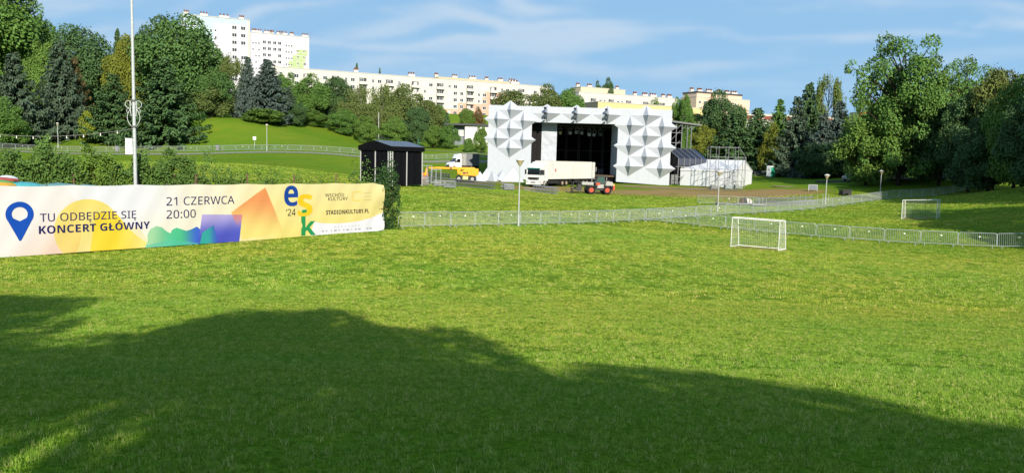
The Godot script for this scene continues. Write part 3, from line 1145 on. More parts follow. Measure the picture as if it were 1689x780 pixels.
	for x in [9.9, 12.3, 14.6, 16.9]:
		# the truss masts before the back curtain
		var mast := part(o, "truss_mast", beam_truss(base, Vector3(x, 2.5, -151.5), Vector3(x, 12.6, -151.5), 0.34), mat("dark_steel", Color(0.10, 0.10, 0.11), 0.6, 0.2))
		mast.position = mast.position
	for y in [4.4, 6.9]:
		pole(o, "cross_bar", Vector3(7.0, y, -151.8) - base, Vector3(18.2, y, -151.8) - base, 0.05, mat("dark_steel", Color(0.10, 0.10, 0.11), 0.6, 0.2))
	part(o, "lighting_truss", beam_truss(base, Vector3(5.0, 11.3, -143.0), Vector3(18.0, 11.3, -143.0), 0.5), mat("dark_steel", Color(0.10, 0.10, 0.11), 0.6, 0.2))
	part(o, "lighting_truss", beam_truss(base, Vector3(5.0, 11.1, -147.0), Vector3(18.0, 11.1, -147.0), 0.5), mat("dark_steel", Color(0.10, 0.10, 0.11), 0.6, 0.2))
	# what hangs from the trusses
	var lamps := [[8.2, 9.9, "first hanging stage lamp from the crumpled white cloth, showing yellow", Color(0.55, 0.5, 0.2)], [9.9, 9.95, "second hanging stage lamp from the crumpled white cloth", Color(0.4, 0.4, 0.42)], [11.2, 10.1, "third hanging stage lamp from the crumpled white cloth", Color(0.3, 0.3, 0.32)], [12.0, 10.0, "fourth hanging stage lamp from the crumpled white cloth", Color(0.3, 0.3, 0.32)], [13.4, 9.75, "largest pale hanging stage lamp in the middle of the row", Color(0.45, 0.45, 0.47)], [14.4, 9.7, "grey hanging stage lamp right of the largest one", Color(0.3, 0.3, 0.31)], [15.4, 9.8, "dim hanging stage lamp at the right end of the row", Color(0.12, 0.12, 0.13)]]
	for k in lamps.size():
		var l: Array = lamps[k]
		var t := thing("stage_lamp", l[2], "stage lamp", Vector3(l[0], l[1], -143.0), 0.5 * sin(k * 2.3), "lamps hanging in the stage opening")
		var m := MB.new()
		m.box(Vector3(0, 0, 0), Vector3(0.42, 0.52, 0.42))
		m.cone(Vector3(0, -0.05, 0.25), Vector3(0, -0.12, 0.42), 0.2, 0.26, 10)
		part(t, "housing", m, mat("lamp%d" % k, l[3], 0.4))
		m = MB.new()
		m.span(Vector3(-0.32, -0.1, -0.04), Vector3(-0.26, 0.7, 0.04))
		m.span(Vector3(0.26, -0.1, -0.04), Vector3(0.32, 0.7, 0.04))
		m.span(Vector3(-0.32, 0.7, -0.04), Vector3(0.32, 0.76, 0.04))
		m.span(Vector3(-0.04, 0.76, -0.04), Vector3(0.04, 1.3, 0.04))
		part(t, "yoke", m, mat("lamp_grey", Color(0.20, 0.20, 0.21), 0.5))
	# boxes on the deck
	for b in [[7.9, 0.9, 0.6, "small pale flight case at the foot of the crumpled cloth"], [14.9, 1.2, 1.3, "dark speaker box on the deck left of the right tower"], [16.3, 0.9, 1.0, "dark flight case on the deck next to the right tower"], [13.6, 0.8, 0.8, "dark box on the deck behind the trailer"]]:
		var t := thing("flight_case", b[3], "flight case", Vector3(b[0], 2.55, -148.5))
		var m := MB.new()
		m.span(Vector3(-b[1] / 2, 0.1, -0.4), Vector3(b[1] / 2, b[2], 0.4))
		part(t, "case", m, mat("case_grey", Color(0.06, 0.06, 0.065), 0.5))
		m = MB.new()
		for s in [-1, 1]:
			m.span(Vector3(s * b[1] / 2 - 0.03, 0.09, 0.38), Vector3(s * b[1] / 2 + 0.03, b[2] + 0.01, 0.43))
			m.span(Vector3(s * b[1] / 2 - 0.1 * s - 0.06, 0, -0.06), Vector3(s * b[1] / 2 - 0.1 * s + 0.06, 0.1, 0.06))
		part(t, "corner", m, steel)

func beam_truss(base: Vector3, a: Vector3, b: Vector3, w: float, r := 0.035) -> MB:
	# four chords and zigzag lacing
	var q := wm(base)
	var d := (b - a).normalized()
	var u := d.cross(Vector3.FORWARD if absf(d.z) < 0.8 else Vector3.UP).normalized() * w / 2
	var v := d.cross(u).normalized() * w / 2
	var n := maxi(1, roundi(a.distance_to(b) / (w * 1.3)))
	for s in [u + v, u - v, -u - v, -u + v]:
		q.cone(a + s, b + s, r, r, 4, false)
	for k in n:
		var p := a.lerp(b, k / float(n))
		var e := a.lerp(b, (k + 1) / float(n))
		q.cone(p + u + v, e + u - v, r * 0.6, r * 0.6, 3, false)
		q.cone(p - u - v, e - u + v, r * 0.6, r * 0.6, 3, false)
		q.cone(p + u + v, e - u + v, r * 0.6, r * 0.6, 3, false)
		q.cone(p - u - v, e + u - v, r * 0.6, r * 0.6, 3, false)
	return q

func build_side_stage() -> void:
	var base := Vector3(30.8, 1.1, -142.0)
	var steel := mat("steel", Color(0.22, 0.23, 0.245), 0.5, 0.4)
	var o := thing("side_wing", "dark side wing of the stage with a flat grey roof on tall posts", "stage wing", base)
	var q := wm(base)
	q.hexa([Vector3(27.4, 12.5, -150), Vector3(32.9, 11.9, -150), Vector3(33.3, 11.7, -141.5), Vector3(27.4, 12.3, -141.5), Vector3(27.4, 12.75, -150), Vector3(32.9, 12.1, -150), Vector3(33.3, 11.95, -141.5), Vector3(27.4, 12.6, -141.5)])
	part(o, "roof", q, mat("wing_roof", Color(0.10, 0.11, 0.12), 0.5))
	q = wm(base)
	q.span(Vector3(27.4, 1.2, -150.3), Vector3(31.5, 12.0, -150))
	part(o, "curtain", q, worn("stage_black", Color(0.012, 0.012, 0.014)))
	for x in [27.9, 28.9, 29.9, 30.9, 31.6]:
		pole(o, "post", Vector3(x, 0.9, -142) - base, Vector3(x, 12.2, -142) - base, 0.085, steel)
		if x > 28.5:
			pole(o, "brace", Vector3(x, 11.0, -142) - base, Vector3(x + 0.9, 11.9, -142) - base, 0.05, steel)
	for y in [2.6, 4.6, 6.6, 8.6, 10.4]:
		pole(o, "rail", Vector3(27.6, y, -141.9) - base, Vector3(29.9 if y > 7 else 31.6, y, -141.9) - base, 0.05, steel)
		pole(o, "brace", Vector3(27.8, y - 1.5, -141.9) - base, Vector3(29.6, y + 0.4, -141.9) - base, 0.045, steel)
	# the sloping tarpaulin in strips, with the poles that stretch it
	var c := thing("tarpaulin_canopy", "blue black tarpaulin canopy sloping down beside the right stage tower", "canopy", Vector3(31.0, 1.1, -139.0))
	base = c.position
	var tarp := mat("tarp", Color(0.025, 0.035, 0.065), 0.35)
	for k in 5:
		var x0 := 27.4 + k * 1.0
		q = wm(base)
		q.hexa([Vector3(x0, 7.5, -142), Vector3(x0 + 0.92, 7.5, -142), Vector3(x0 + 2.3, 5.75, -138.4), Vector3(x0 + 1.38, 5.75, -138.4), Vector3(x0, 7.6, -142), Vector3(x0 + 0.92, 7.6, -142), Vector3(x0 + 2.3, 5.85, -138.4), Vector3(x0 + 1.38, 5.85, -138.4)])
		part(c, "tarpaulin", q, tarp)
		q = wm(base)
		q.hexa([Vector3(x0 + 1.4, 4.6, -138.42), Vector3(x0 + 2.3, 4.6, -138.42), Vector3(x0 + 2.3, 4.6, -138.38), Vector3(x0 + 1.4, 4.6, -138.38), Vector3(x0 + 1.4, 5.85, -138.42), Vector3(x0 + 2.3, 5.85, -138.42), Vector3(x0 + 2.3, 5.85, -138.38), Vector3(x0 + 1.4, 5.85, -138.38)])
		part(c, "valance", q, tarp)
		pole(c, "rafter", Vector3(x0 - 0.02, 7.7, -142) - base, Vector3(x0 + 1.36, 5.95, -138.3) - base, 0.07, steel)
		pole(c, "leg", Vector3(x0 + 1.36, 5.95, -138.3) - base, Vector3(x0 + 1.36, 1.0, -138.3) - base, 0.07, steel)
	for y in [2.6, 4.4]:
		pole(c, "rail", Vector3(28.3, y, -138.2) - base, Vector3(33.6, y, -138.2) - base, 0.045, steel)
	for k in 3:
		pole(c, "brace", Vector3(28.8 + k * 1.7, 1.3, -138.1) - base, Vector3(30.6 + k * 1.5, 4.4, -138.1) - base, 0.04, steel)
	# dark gear under it
	for b in [[28.6, 1.5, 1.8, Color(0.20, 0.21, 0.22), "grey flight case stack under the tarpaulin nearest the tower"], [30.6, 1.3, 1.4, Color(0.02, 0.02, 0.022), "black cabinet under the tarpaulin"], [32.3, 1.7, 1.9, Color(0.42, 0.43, 0.42), "pale crate at the outer end of the tarpaulin"], [29.6, 0.8, 2.6, Color(0.012, 0.012, 0.013), "tall black speaker column under the tarpaulin"]]:
		var t := thing("crate", b[4], "crate", G(b[0], -140.0))
		var m := MB.new()
		m.span(Vector3(-b[1] / 2, 0.12, -0.5), Vector3(b[1] / 2, b[2], 0.5))
		part(t, "case", m, worn("crate%d" % int(b[0] * 10), b[3]))
		m = MB.new()
		m.span(Vector3(-b[1] / 2 - 0.02, b[2] * 0.5, 0.5), Vector3(b[1] / 2 + 0.02, b[2] * 0.5 + 0.06, 0.53))
		m.span(Vector3(-b[1] / 2, 0, -0.4), Vector3(-b[1] / 2 + 0.15, 0.12, 0.4))
		m.span(Vector3(b[1] / 2 - 0.15, 0, -0.4), Vector3(b[1] / 2, 0.12, 0.4))
		part(t, "band", m, steel)
	# the open scaffold before the tent
	var s := thing("scaffold", "open steel scaffold standing in front of the white tent", "scaffold", G(35.6, -131.5))
	base = s.position
	var xs := [32.4, 33.8, 35.4, 37.0, 38.3]
	for k in xs.size():
		for z in [-130.6, -132.4]:
			pole(s, "upright", Vector3(xs[k], base.y, z) - base, Vector3(xs[k], 8.0 if k < 4 else 6.2, z) - base, 0.045, steel)
		for y in [2.3, 4.2, 6.2, 7.8]:
			if k < 4:
				for z in [-130.6, -132.4]:
					if y < 7 or k < 3:
						pole(s, "ledger", Vector3(xs[k], y, z) - base, Vector3(xs[k + 1], y, z) - base, 0.035, steel)
			if y < 7 or k < 4:
				pole(s, "transom", Vector3(xs[k], y, -130.6) - base, Vector3(xs[k], y, -132.4) - base, 0.035, steel)
		if k < 4:
			pole(s, "brace", Vector3(xs[k], 2.3 if k % 2 == 0 else 4.2, -130.55) - base, Vector3(xs[k + 1], 4.2 if k % 2 == 0 else 2.3, -130.55) - base, 0.03, steel)
			pole(s, "brace", Vector3(xs[k], 4.2, -130.55) - base, Vector3(xs[k + 1], 6.2, -130.55) - base, 0.03, steel)
	pole(s, "brace", Vector3(37.0, 8.0, -130.6) - base, Vector3(38.3, 6.2, -130.6) - base, 0.04, steel)
	for b in [[33.0, "grey mesh crate in the scaffold left of the lamp post", Color(0.30, 0.32, 0.33)], [35.3, "pale blue crate in the scaffold behind the lamp post", Color(0.45, 0.58, 0.62)], [36.9, "grey green crate at the right foot of the scaffold", Color(0.40, 0.43, 0.40)]]:
		cage("storage_cage", b[1], G(b[0], -129.4), 0.1, Vector3(1.25, 1.15, 0.9), b[2])

func cage(called: String, label: String, at: Vector3, turn: float, s: Vector3, c: Color) -> Node3D:
	# a wire crate: frame, bars and what lies in it
	var t := thing(called, label, "crate", at, turn)
	var m := MB.new()
	for x in [-s.x / 2, s.x / 2]:
		for z in [-s.z / 2, s.z / 2]:
			m.cone(Vector3(x, 0, z), Vector3(x, s.y, z), 0.04, 0.04, 4)
	for y in [0.12, s.y]:
		for z in [-s.z / 2, s.z / 2]:
			m.cone(Vector3(-s.x / 2, y, z), Vector3(s.x / 2, y, z), 0.035, 0.035, 4)
		for x in [-s.x / 2, s.x / 2]:
			m.cone(Vector3(x, y, -s.z / 2), Vector3(x, y, s.z / 2), 0.035, 0.035, 4)
	part(t, "frame", m, mat("galvanised", Color(0.42, 0.44, 0.45), 0.45, 0.5))
	m = MB.new()
	for k in 7:
		var x := lerpf(-s.x / 2, s.x / 2, (k + 1) / 8.0)
		m.cone(Vector3(x, 0.12, s.z / 2), Vector3(x, s.y, s.z / 2), 0.014, 0.014, 3, false)
	for k in 4:
		m.cone(Vector3(-s.x / 2, s.y * (k + 1) / 5.0, s.z / 2), Vector3(s.x / 2, s.y * (k + 1) / 5.0, s.z / 2), 0.012, 0.012, 3, false)
	var g := part(t, "grille", m, mat("galvanised", Color(0.42, 0.44, 0.45), 0.45, 0.5))
	g.set_meta("kind", "stuff")
	m = MB.new()
	m.span(Vector3(-s.x * 0.45, 0.15, -s.z * 0.42), Vector3(s.x * 0.1, s.y * 0.62, s.z * 0.36))
	m.span(Vector3(s.x * 0.12, 0.15, -s.z * 0.42), Vector3(s.x * 0.44, s.y * 0.40, s.z * 0.3))
	part(t, "load", m, worn("load_%d" % int(c.r * 100 + c.b * 1000), c, 0.8, 0, 1.0, 0.5))
	return t

func build_tent() -> void:
	# gable towards the camera's right; local x runs along the gable, local z is its outward side
	var at := G(37.3, -132.6)
	var o := thing("white_tent", "white marquee tent with a shaded gable right of the stage", "tent", at, atan2(5.0, 3.7))
	var cloth := worn("tent_cloth", Color(0.58, 0.60, 0.63), 0.6, 0, 0.3, 0.03)
	var w := 7.6
	var e := 2.9
	var r := 4.6
	var l := 10.0
	var q := MB.new()
	for p in [[0.0, 1.87], [1.93, 3.77], [3.83, 5.67], [5.73, 7.6]]:
		q.span(Vector3(p[0], 0.05, -0.08), Vector3(p[1], e, 0.0))
	part(o, "gable_wall", q, cloth)
	q = MB.new()
	q.prism(PackedVector2Array([Vector2(0, e + 0.03), Vector2(w, e + 0.03), Vector2(w / 2, r - 0.08)]), -0.08, -0.01)
	part(o, "gable", q, cloth)
	for s in [0.0, w]:
		for k in 3:
			q = MB.new()
			q.span(Vector3(s - 0.04, 0.05, -l + k * 3.34), Vector3(s + 0.04, e, -l + k * 3.34 + 3.28))
			part(o, "side_wall", q, cloth)
	for s in [0, 1]:
		q = MB.new()
		var x0 := -0.12 if s == 0 else w + 0.12
		q.hexa([Vector3(x0, e - 0.05, -l), Vector3(x0, e - 0.05, 0.1), Vector3(w / 2, r, 0.1), Vector3(w / 2, r, -l), Vector3(x0, e + 0.03, -l), Vector3(x0, e + 0.03, 0.1), Vector3(w / 2, r + 0.08, 0.1), Vector3(w / 2, r + 0.08, -l)])
		part(o, "roof", q, cloth)
		q = MB.new()
		q.span(Vector3(x0 - 0.03, e - 0.28, -l), Vector3(x0 + 0.03, e - 0.02, 0.1))
		part(o, "valance", q, cloth)
	for p in [0.0, w / 2, w]:
		pole(o, "post", Vector3(p, 0, 0.04), Vector3(p, e if p != w / 2 else r, 0.04), 0.045, mat("tent_frame", Color(0.40, 0.42, 0.46), 0.4, 0.5))

func build_sound_tower() -> void:
	var at := Vector3(-16.1, 0.0, -103.0)
	at.y = H(at.x, at.z)
	var o := thing("sound_tower", "black curtained sound tower with pale posts behind the banner", "tower", at, atan2(4.5, 3.6))
	var black := worn("tower_black", Color(0.006, 0.0065, 0.009), 0.8, 0, 0.6, 0.4)
	var alu := mat("aluminium", Color(0.46, 0.46, 0.46), 0.45, 0.4)
	var w := 5.8
	var d := 5.9
	var e := 4.75
	var r := 5.95
	for p in [[-0.02, 0.0], [w, 0.0], [w, -d], [0.0, -d], [0.0, -d * 0.5], [w * 0.5, 0.02]]:
		pole(o, "post", Vector3(p[0], 0, p[1]), Vector3(p[0], e, p[1]), 0.085, alu)
	# the lattice mast at the near corner
	for p in [[-0.02, -0.42], [0.36, 0.02]]:
		pole(o, "post", Vector3(p[0], 0, p[1]), Vector3(p[0], e, p[1]), 0.07, alu)
	for k in 12:
		pole(o, "lacing", Vector3(-0.02, 0.2 + k * 0.38, -0.42), Vector3(-0.02, 0.4 + k * 0.38, 0), 0.04, alu)
		pole(o, "lacing", Vector3(-0.02, 0.3 + k * 0.38, 0.0), Vector3(0.36, 0.5 + k * 0.38, 0.02), 0.04, alu)
	for c in [[-5.75, -3.1], [-2.8, -0.5]]:
		part(o, "curtain", sheet_z(0.03, c[0], c[1], 0.25, e - 0.05), black)
	for c in [[0.45, 2.75, 0.1], [3.05, 5.68, 0.15]]:
		var q := MB.new()
		var n := 8
		for k in n:
			var x0 := lerpf(c[0], c[1], k / float(n))
			var x1 := lerpf(c[0], c[1], (k + 1) / float(n))
			var z0 := -0.05 + 0.05 * sin(x0 * 5.0)
			var z1 := -0.05 + 0.05 * sin(x1 * 5.0)
			q.quad_out(Vector3(x0, c[2], z0 + 0.1), Vector3(x1, c[2], z1 + 0.1), Vector3(x1, e - 0.05, z1), Vector3(x0, e - 0.05, z0), Vector3.BACK)
			q.quad_out(Vector3(x0, c[2], z0 + 0.08), Vector3(x1, c[2], z1 + 0.08), Vector3(x1, e - 0.05, z1 - 0.02), Vector3(x0, e - 0.05, z0 - 0.02), Vector3.FORWARD)
		part(o, "curtain", q, black)
	part(o, "curtain", sheet_z(w - 0.1, -d + 0.2, -0.2, 0.2, e), black)
	var q := MB.new()
	q.span(Vector3(0.2, 0.2, -d - 0.02), Vector3(w - 0.2, e, -d + 0.03))
	part(o, "curtain", q, black)
	q = MB.new()
	q.prism(PackedVector2Array([Vector2(-d / 2 - 0.25, e - 0.12), Vector2(d / 2 + 0.25, e - 0.12), Vector2(d / 2 + 0.25, e + 0.48), Vector2(0, r), Vector2(-d / 2 - 0.25, e + 0.48)]), -0.02, 0.03)
	part(o, "gable", q, black, Transform3D(Basis(Vector3.UP, -PI / 2), Vector3(-0.2, 0, -d / 2)))
	q = MB.new()
	q.span(Vector3(-0.2, e - 0.12, 0.2), Vector3(w + 0.2, e + 0.46, 0.26))
	q.span(Vector3(w + 0.15, e - 0.12, -d - 0.2), Vector3(w + 0.2, e + 0.46, 0.2))
	part(o, "valance", q, black)
	for s in [-1, 1]:
		for k in 2:
			q = MB.new()
			var x0 := -0.18 + k * (w + 0.36) / 2.0
			var x1 := x0 + (w + 0.36) / 2.0 - 0.04
			var z0: float = -d / 2 + s * (d / 2 + 0.27)
			q.hexa([Vector3(x0, e + 0.44, z0), Vector3(x1, e + 0.44, z0), Vector3(x1, r - 0.04, -d / 2), Vector3(x0, r - 0.04, -d / 2), Vector3(x0, e + 0.49, z0), Vector3(x1, e + 0.49, z0), Vector3(x1, r + 0.02, -d / 2), Vector3(x0, r + 0.02, -d / 2)])
			part(o, "roof_sheet", q, mat("roof_sheet", Color(0.055, 0.06, 0.075), 0.28))

func sheet_z(x: float, z0: float, z1: float, y0: float, y1: float) -> MB:
	# a hanging cloth in the plane of constant x, in shallow folds
	var q := MB.new()
	for k in 8:
		var a := lerpf(z0, z1, k / 8.0)
		var b := lerpf(z0, z1, (k + 1) / 8.0)
		var xa := x - 0.05 + 0.04 * sin(a * 6.0)
		var xb := x - 0.05 + 0.04 * sin(b * 6.0)
		q.hexa([Vector3(xa, y0, a), Vector3(xb, y0, b), Vector3(xb + 0.02, y0, b), Vector3(xa + 0.02, y0, a), Vector3(xa, y1, a), Vector3(xb, y1, b), Vector3(xb + 0.02, y1, b), Vector3(xa + 0.02, y1, a)])
	return q

# ---------------------------------------------------------------- banner
const BAN := Vector3(-21.93, 0.2, -33.5)
func ripple(u: float, y: float) -> float:
	return 0.022 * sin(u * 1.1) * (0.4 + 0.6 * (3.3 - y) / 3.1) + 0.010 * sin(u * 2.9 + y * 2.3) + 0.008 * sin(u * 5.3 - y * 3.1) + 0.10 * clampf((u - 20.2), 0, 1) * sin(y * 3.0)

func inside(p: Vector2, poly: Array) -> bool:
	return Geometry2D.is_point_in_polygon(p, PackedVector2Array(poly))

func paint(u: float, y: float) -> Color:
	var c := Color(0.985, 0.975, 0.95).lerp(Color(0.99, 0.965, 0.86), smoothstep(3.0, 9.0, u))
	c = c.lerp(Color(0.985, 0.915, 0.52), smoothstep(9.0, 14.0, u) * (0.55 + 0.15 * (3.3 - y)))
	c = c.lerp(Color(0.955, 0.97, 1.0), 0.7 * smoothstep(2.6, 4.2, u) * smoothstep(9.0, 6.0, u) * smoothstep(0.6, 2.6, y))
	var p := Vector2(u, y)
	# the pale peach disc and what it crosses
	if p.distance_to(Vector2(0.75, 1.2)) < 2.5 or (u < 3.2 and y > 1.6 and u + (y - 3.1) * 0.75 < 2.7):
		c = c.lerp(Color(0.975, 0.74, 0.60), clampf(0.04 + (u - 1.0) * 0.19 + (1.4 - y) * 0.22, 0.03, 0.65))
	if p.distance_to(Vector2(3.56, 1.19)) < 1.46:
		c = c.lerp(Color(0.99, 0.88, 0.30), clampf(0.72 + (2.2 - y) * -0.08, 0.4, 0.85))
	if u > 3.62 + (y - 0.27) * 0.16 and inside(p, [Vector2(3.6, 0), Vector2(3.9, 2.0), Vector2(4.74, 2.05), Vector2(5.15, 1.55), Vector2(5.46, 1.15), Vector2(5.9, 0.72), Vector2(6.45, 0.36), Vector2(7.2, 0.24), Vector2(7.2, 0)]):
		c = c.lerp(Color(0.985, 0.87, 0.16), clampf(1.0 - absf(u - 4.5) * 0.30, 0.2, 0.9))
	if inside(p, [Vector2(5.3, 1.25), Vector2(5.8, 1.3), Vector2(6.45, 0.4), Vector2(5.9, 0.72)]):
		c = c.lerp(Color(0.98, 0.92, 0.66), 0.6)
	if inside(p, [Vector2(6.1, 0.0), Vector2(6.15, 0.27), Vector2(6.28, 0.55), Vector2(6.27, 0.85), Vector2(6.42, 1.12), Vector2(6.72, 1.26), Vector2(7.0, 1.17), Vector2(7.22, 0.97), Vector2(7.42, 0.86), Vector2(7.52, 1.03), Vector2(7.73, 1.13), Vector2(8.0, 1.03), Vector2(8.24, 0.94), Vector2(8.5, 1.0), Vector2(8.82, 1.13), Vector2(9.02, 0.95), Vector2(9.2, 0.45), Vector2(9.0, 0.0)]):
		c = Color(0.66, 0.86, 0.66).lerp(Color(0.30, 0.79, 0.58), smoothstep(6.4, 7.7, u)).lerp(Color(0.22, 0.40, 0.84), smoothstep(7.9, 8.9, u))
	if u > 6.2 and u < 9.3 and y < 0.55 - 0.18 * absf(u - 7.4) and y > 0.2:
		c = c.lerp(Color(0.35, 0.80, 0.68), 0.6)
	var orange := inside(p, [Vector2(12.75, 3.12), Vector2(10.73, 1.78), Vector2(11.36, 0.30), Vector2(13.9, 0.55)])
	if orange:
		c = Color(0.965, 0.62, 0.36).lerp(Color(0.985, 0.91, 0.52), smoothstep(2.7, 0.5, y + (u - 12.3) * 0.1))
	if inside(p, [Vector2(9.12, 1.74), Vector2(11.38, 1.65), Vector2(11.17, 0.2), Vector2(8.9, 0.2), Vector2(8.96, 0.87)]):
		var v := Color(0.74, 0.69, 0.90).lerp(Color(0.30, 0.34, 0.78), smoothstep(1.75, 0.5, y - (u - 10.0) * 0.06))
		c = v if not orange else Color(0.86, 0.56, 0.58).lerp(v, smoothstep(1.6, 0.9, y))
	if inside(p, [Vector2(9.74, 1.16), Vector2(9.1, 0.8), Vector2(8.95, 0.2), Vector2(9.99, 0.2)]):
		c = Color(0.20, 0.70, 0.66).lerp(Color(0.22, 0.36, 0.78), smoothstep(9.35, 10.0, u))
	if inside(p, [Vector2(15.6, 0.0), Vector2(15.95, 1.07), Vector2(16.5, 0.96), Vector2(17.3, 0.90), Vector2(18.3, 0.91), Vector2(19.2, 0.98), Vector2(20.1, 1.12), Vector2(20.9, 1.34), Vector2(21.4, 1.5), Vector2(21.4, 0)]):
		c = Color(0.98, 0.98, 0.985)
		var row := int((y - 0.40) / 0.07)
		if y > 0.44 and y < 0.53 and u > 16.5 and u < 20.6 and sin(u * 21.0) + sin(u * 7.3) > 0.2:
			c = Color(0.70, 0.70, 0.76)
		if y > 0.66 and y < 0.72 and u > 17.2 and u < 19.4 and sin(u * 25.0) > 0.1:
			c = Color(0.82, 0.82, 0.86)
	# the round cornered yellow C with its faint lines of small print
	var e := Vector2(absf(u - 19.05), absf(y - 2.49))
	var rr := (e - Vector2(0.20, 0.09)).max(Vector2.ZERO).length()
	if rr < 0.20 and rr > 0.145 and u < 19.44 and (u < 19.2 or e.y > 0.2):
		c = Color(0.99, 0.86, 0.35)
	for k in 3:
		if y > 2.21 + k * 0.22 and y < 2.28 + k * 0.22 and u > 19.55 and u < 20.15 - k * 0.03 and sin(u * 60.0) > -0.2:
			c = c.lerp(Color(0.80, 0.72, 0.45), 0.8)
	return c

func build_banner() -> void:
	var o := thing("event_banner", "long printed event banner stretched along the fence on the left", "banner", BAN, 0.859)
	var w := 1480
	var h := 208
	var im := Image.create_empty(w, h, false, Image.FORMAT_RGB8)
	for j in h:
		for i in w:
			im.set_pixel(i, j, paint(lerpf(-1.0, 21.2, (i + 0.5) / w), lerpf(3.32, 0.2, (j + 0.5) / h)))
	var m := StandardMaterial3D.new()
	m.resource_name = "printed_cloth"
	m.albedo_texture = ImageTexture.create_from_image(im)
	m.albedo_color = Color(0.76, 0.76, 0.79)
	m.roughness = 0.55
	m.texture_repeat = false
	var q := MB.new()
	var nu := 150
	var nv := 10
	for j in nv:
		for i in nu:
			var g := []
			for k in [[0, 0], [1, 0], [1, 1], [0, 1]]:
				g.append(Vector2(lerpf(-1.0, 21.15, (i + k[0]) / float(nu)), lerpf(0.22, 3.3, (j + k[1]) / float(nv))))
			# clockwise seen from the front: up the left side first
			for k in [0, 3, 2, 0, 2, 1]:
				var p: Vector2 = g[k]
				var sag := 0.05 * absf(sin(p.x * PI / 2.9)) * clampf((p.y - 2.6) / 0.7, 0, 1)
				q.v.append(Vector3(p.x, p.y - 0.2 - sag - (0.08 * clampf(p.x - 20.2, 0, 1) * (p.y - 1.7)), ripple(p.x, p.y)))
				q.uv.append(Vector2((p.x + 1.0) / 22.2, (3.32 - p.y) / 3.12))
				q.c.append(Color.WHITE)
				q.n.append(Vector3.BACK)
	for k in range(0, q.v.size(), 3):
		var nn := (q.v[k + 2] - q.v[k]).cross(q.v[k + 1] - q.v[k]).normalized()
		for s in 3:
			var p := q.v[k + s]
			var dz := (ripple(p.x + 0.02, p.y + 0.2) - ripple(p.x - 0.02, p.y + 0.2)) / 0.04
			var dy := (ripple(p.x, p.y + 0.22) - ripple(p.x, p.y + 0.18)) / 0.04
			q.n[k + s] = Vector3(-dz, -dy, 1).normalized() if nn.z > 0 else Vector3(dz, dy, -1).normalized()
	part(o, "printed_sheet", q, m)
	var ink := mat("ink_navy", Color(0.010, 0.012, 0.075), 0.8)
	letters(o, "TU ODBĘDZIE SIĘ", 1.55, 5.75, 1.69, 0.355, ink, false)
	letters(o, "KONCERT GŁÓWNY", 1.49, 6.40, 1.15, 0.35, ink, true)
	letters(o, "21 CZERWCA", 7.23, 10.92, 2.25, 0.41, ink, false)
	letters(o, "20:00", 7.22, 8.76, 1.60, 0.41, ink, false)
	letters(o, "e", 13.93, 14.85, 2.02, 1.52, mat("ink_blue", Color(0.008, 0.04, 0.22), 0.7), true)
	letters(o, "s", 14.83, 15.83, 1.42, 1.66, mat("ink_yellow", Color(0.60, 0.36, 0.015), 0.7), true)
	letters(o, "k", 15.06, 16.05, 0.30, 1.14, mat("ink_green", Color(0.014, 0.19, 0.06), 0.7), true)
	letters(o, "‘24", 14.05, 14.68, 1.48, 0.38, mat("ink_dark", Color(0.012, 0.012, 0.018), 0.8), false)
	letters(o, "WSCHÓD", 16.70, 18.04, 2.50, 0.19, mat("ink_dark", Color(0.012, 0.012, 0.018), 0.8), false)
	letters(o, "KULTURY", 16.91, 18.31, 2.27, 0.19, mat("ink_dark", Color(0.012, 0.012, 0.018), 0.8), false)
	letters(o, "STADIONKULTURY.PL", 16.76, 19.96, 1.45, 0.25, mat("ink_dark", Color(0.012, 0.012, 0.018), 0.8), true)
	q = MB.new()
	q.prism(PackedVector2Array([Vector2(15.10, 1.60), Vector2(15.42, 1.62), Vector2(15.44, 1.80), Vector2(15.12, 1.78)]), 0, 0.004)
	print_on(o, "letter_k_dot", q.mesh(), Transform3D.IDENTITY, mat("ink_green", Color(0.014, 0.19, 0.06), 0.7))
	# the map pin
	var pin := PackedVector2Array()
	for k in 33:
		var a := lerpf(-0.62, PI + 0.62, k / 32.0)
		pin.append(Vector2(0.765 + 0.545 * cos(a), 2.055 + 0.545 * sin(a)))
	pin.append(Vector2(0.70, 0.92))
	pin.append(Vector2(0.735, 0.88))
	pin.append(Vector2(0.80, 0.92))
	q = MB.new()
	for k in pin.size():
		var a := pin[k]
		var b := pin[(k + 1) % pin.size()]
		var cc := Vector2(0.765, 2.06)
		var ia := cc + (a - cc).normalized() * 0.305
		var ib := cc + (b - cc).normalized() * 0.305
		q.quad_out(Vector3(a.x, a.y, 0), Vector3(b.x, b.y, 0), Vector3(ib.x, ib.y, 0), Vector3(ia.x, ia.y, 0), Vector3.BACK)
	print_on(o, "map_pin", q.mesh(), Transform3D.IDENTITY, mat("ink_pin", Color(0.006, 0.05, 0.30), 0.7))
	for k in 9:
		pole(o, "fence_post", Vector3(-0.8 + k * 2.72, -0.3, -0.16), Vector3(-0.8 + k * 2.72, 3.12, -0.16), 0.04, mat("post_green", Color(0.05, 0.10, 0.06), 0.6))
	for y in [0.1, 3.04]:
		pole(o, "fence_wire", Vector3(-1.0, y, -0.13), Vector3(21.0, y, -0.13), 0.012, mat("post_green", Color(0.05, 0.10, 0.06), 0.6))

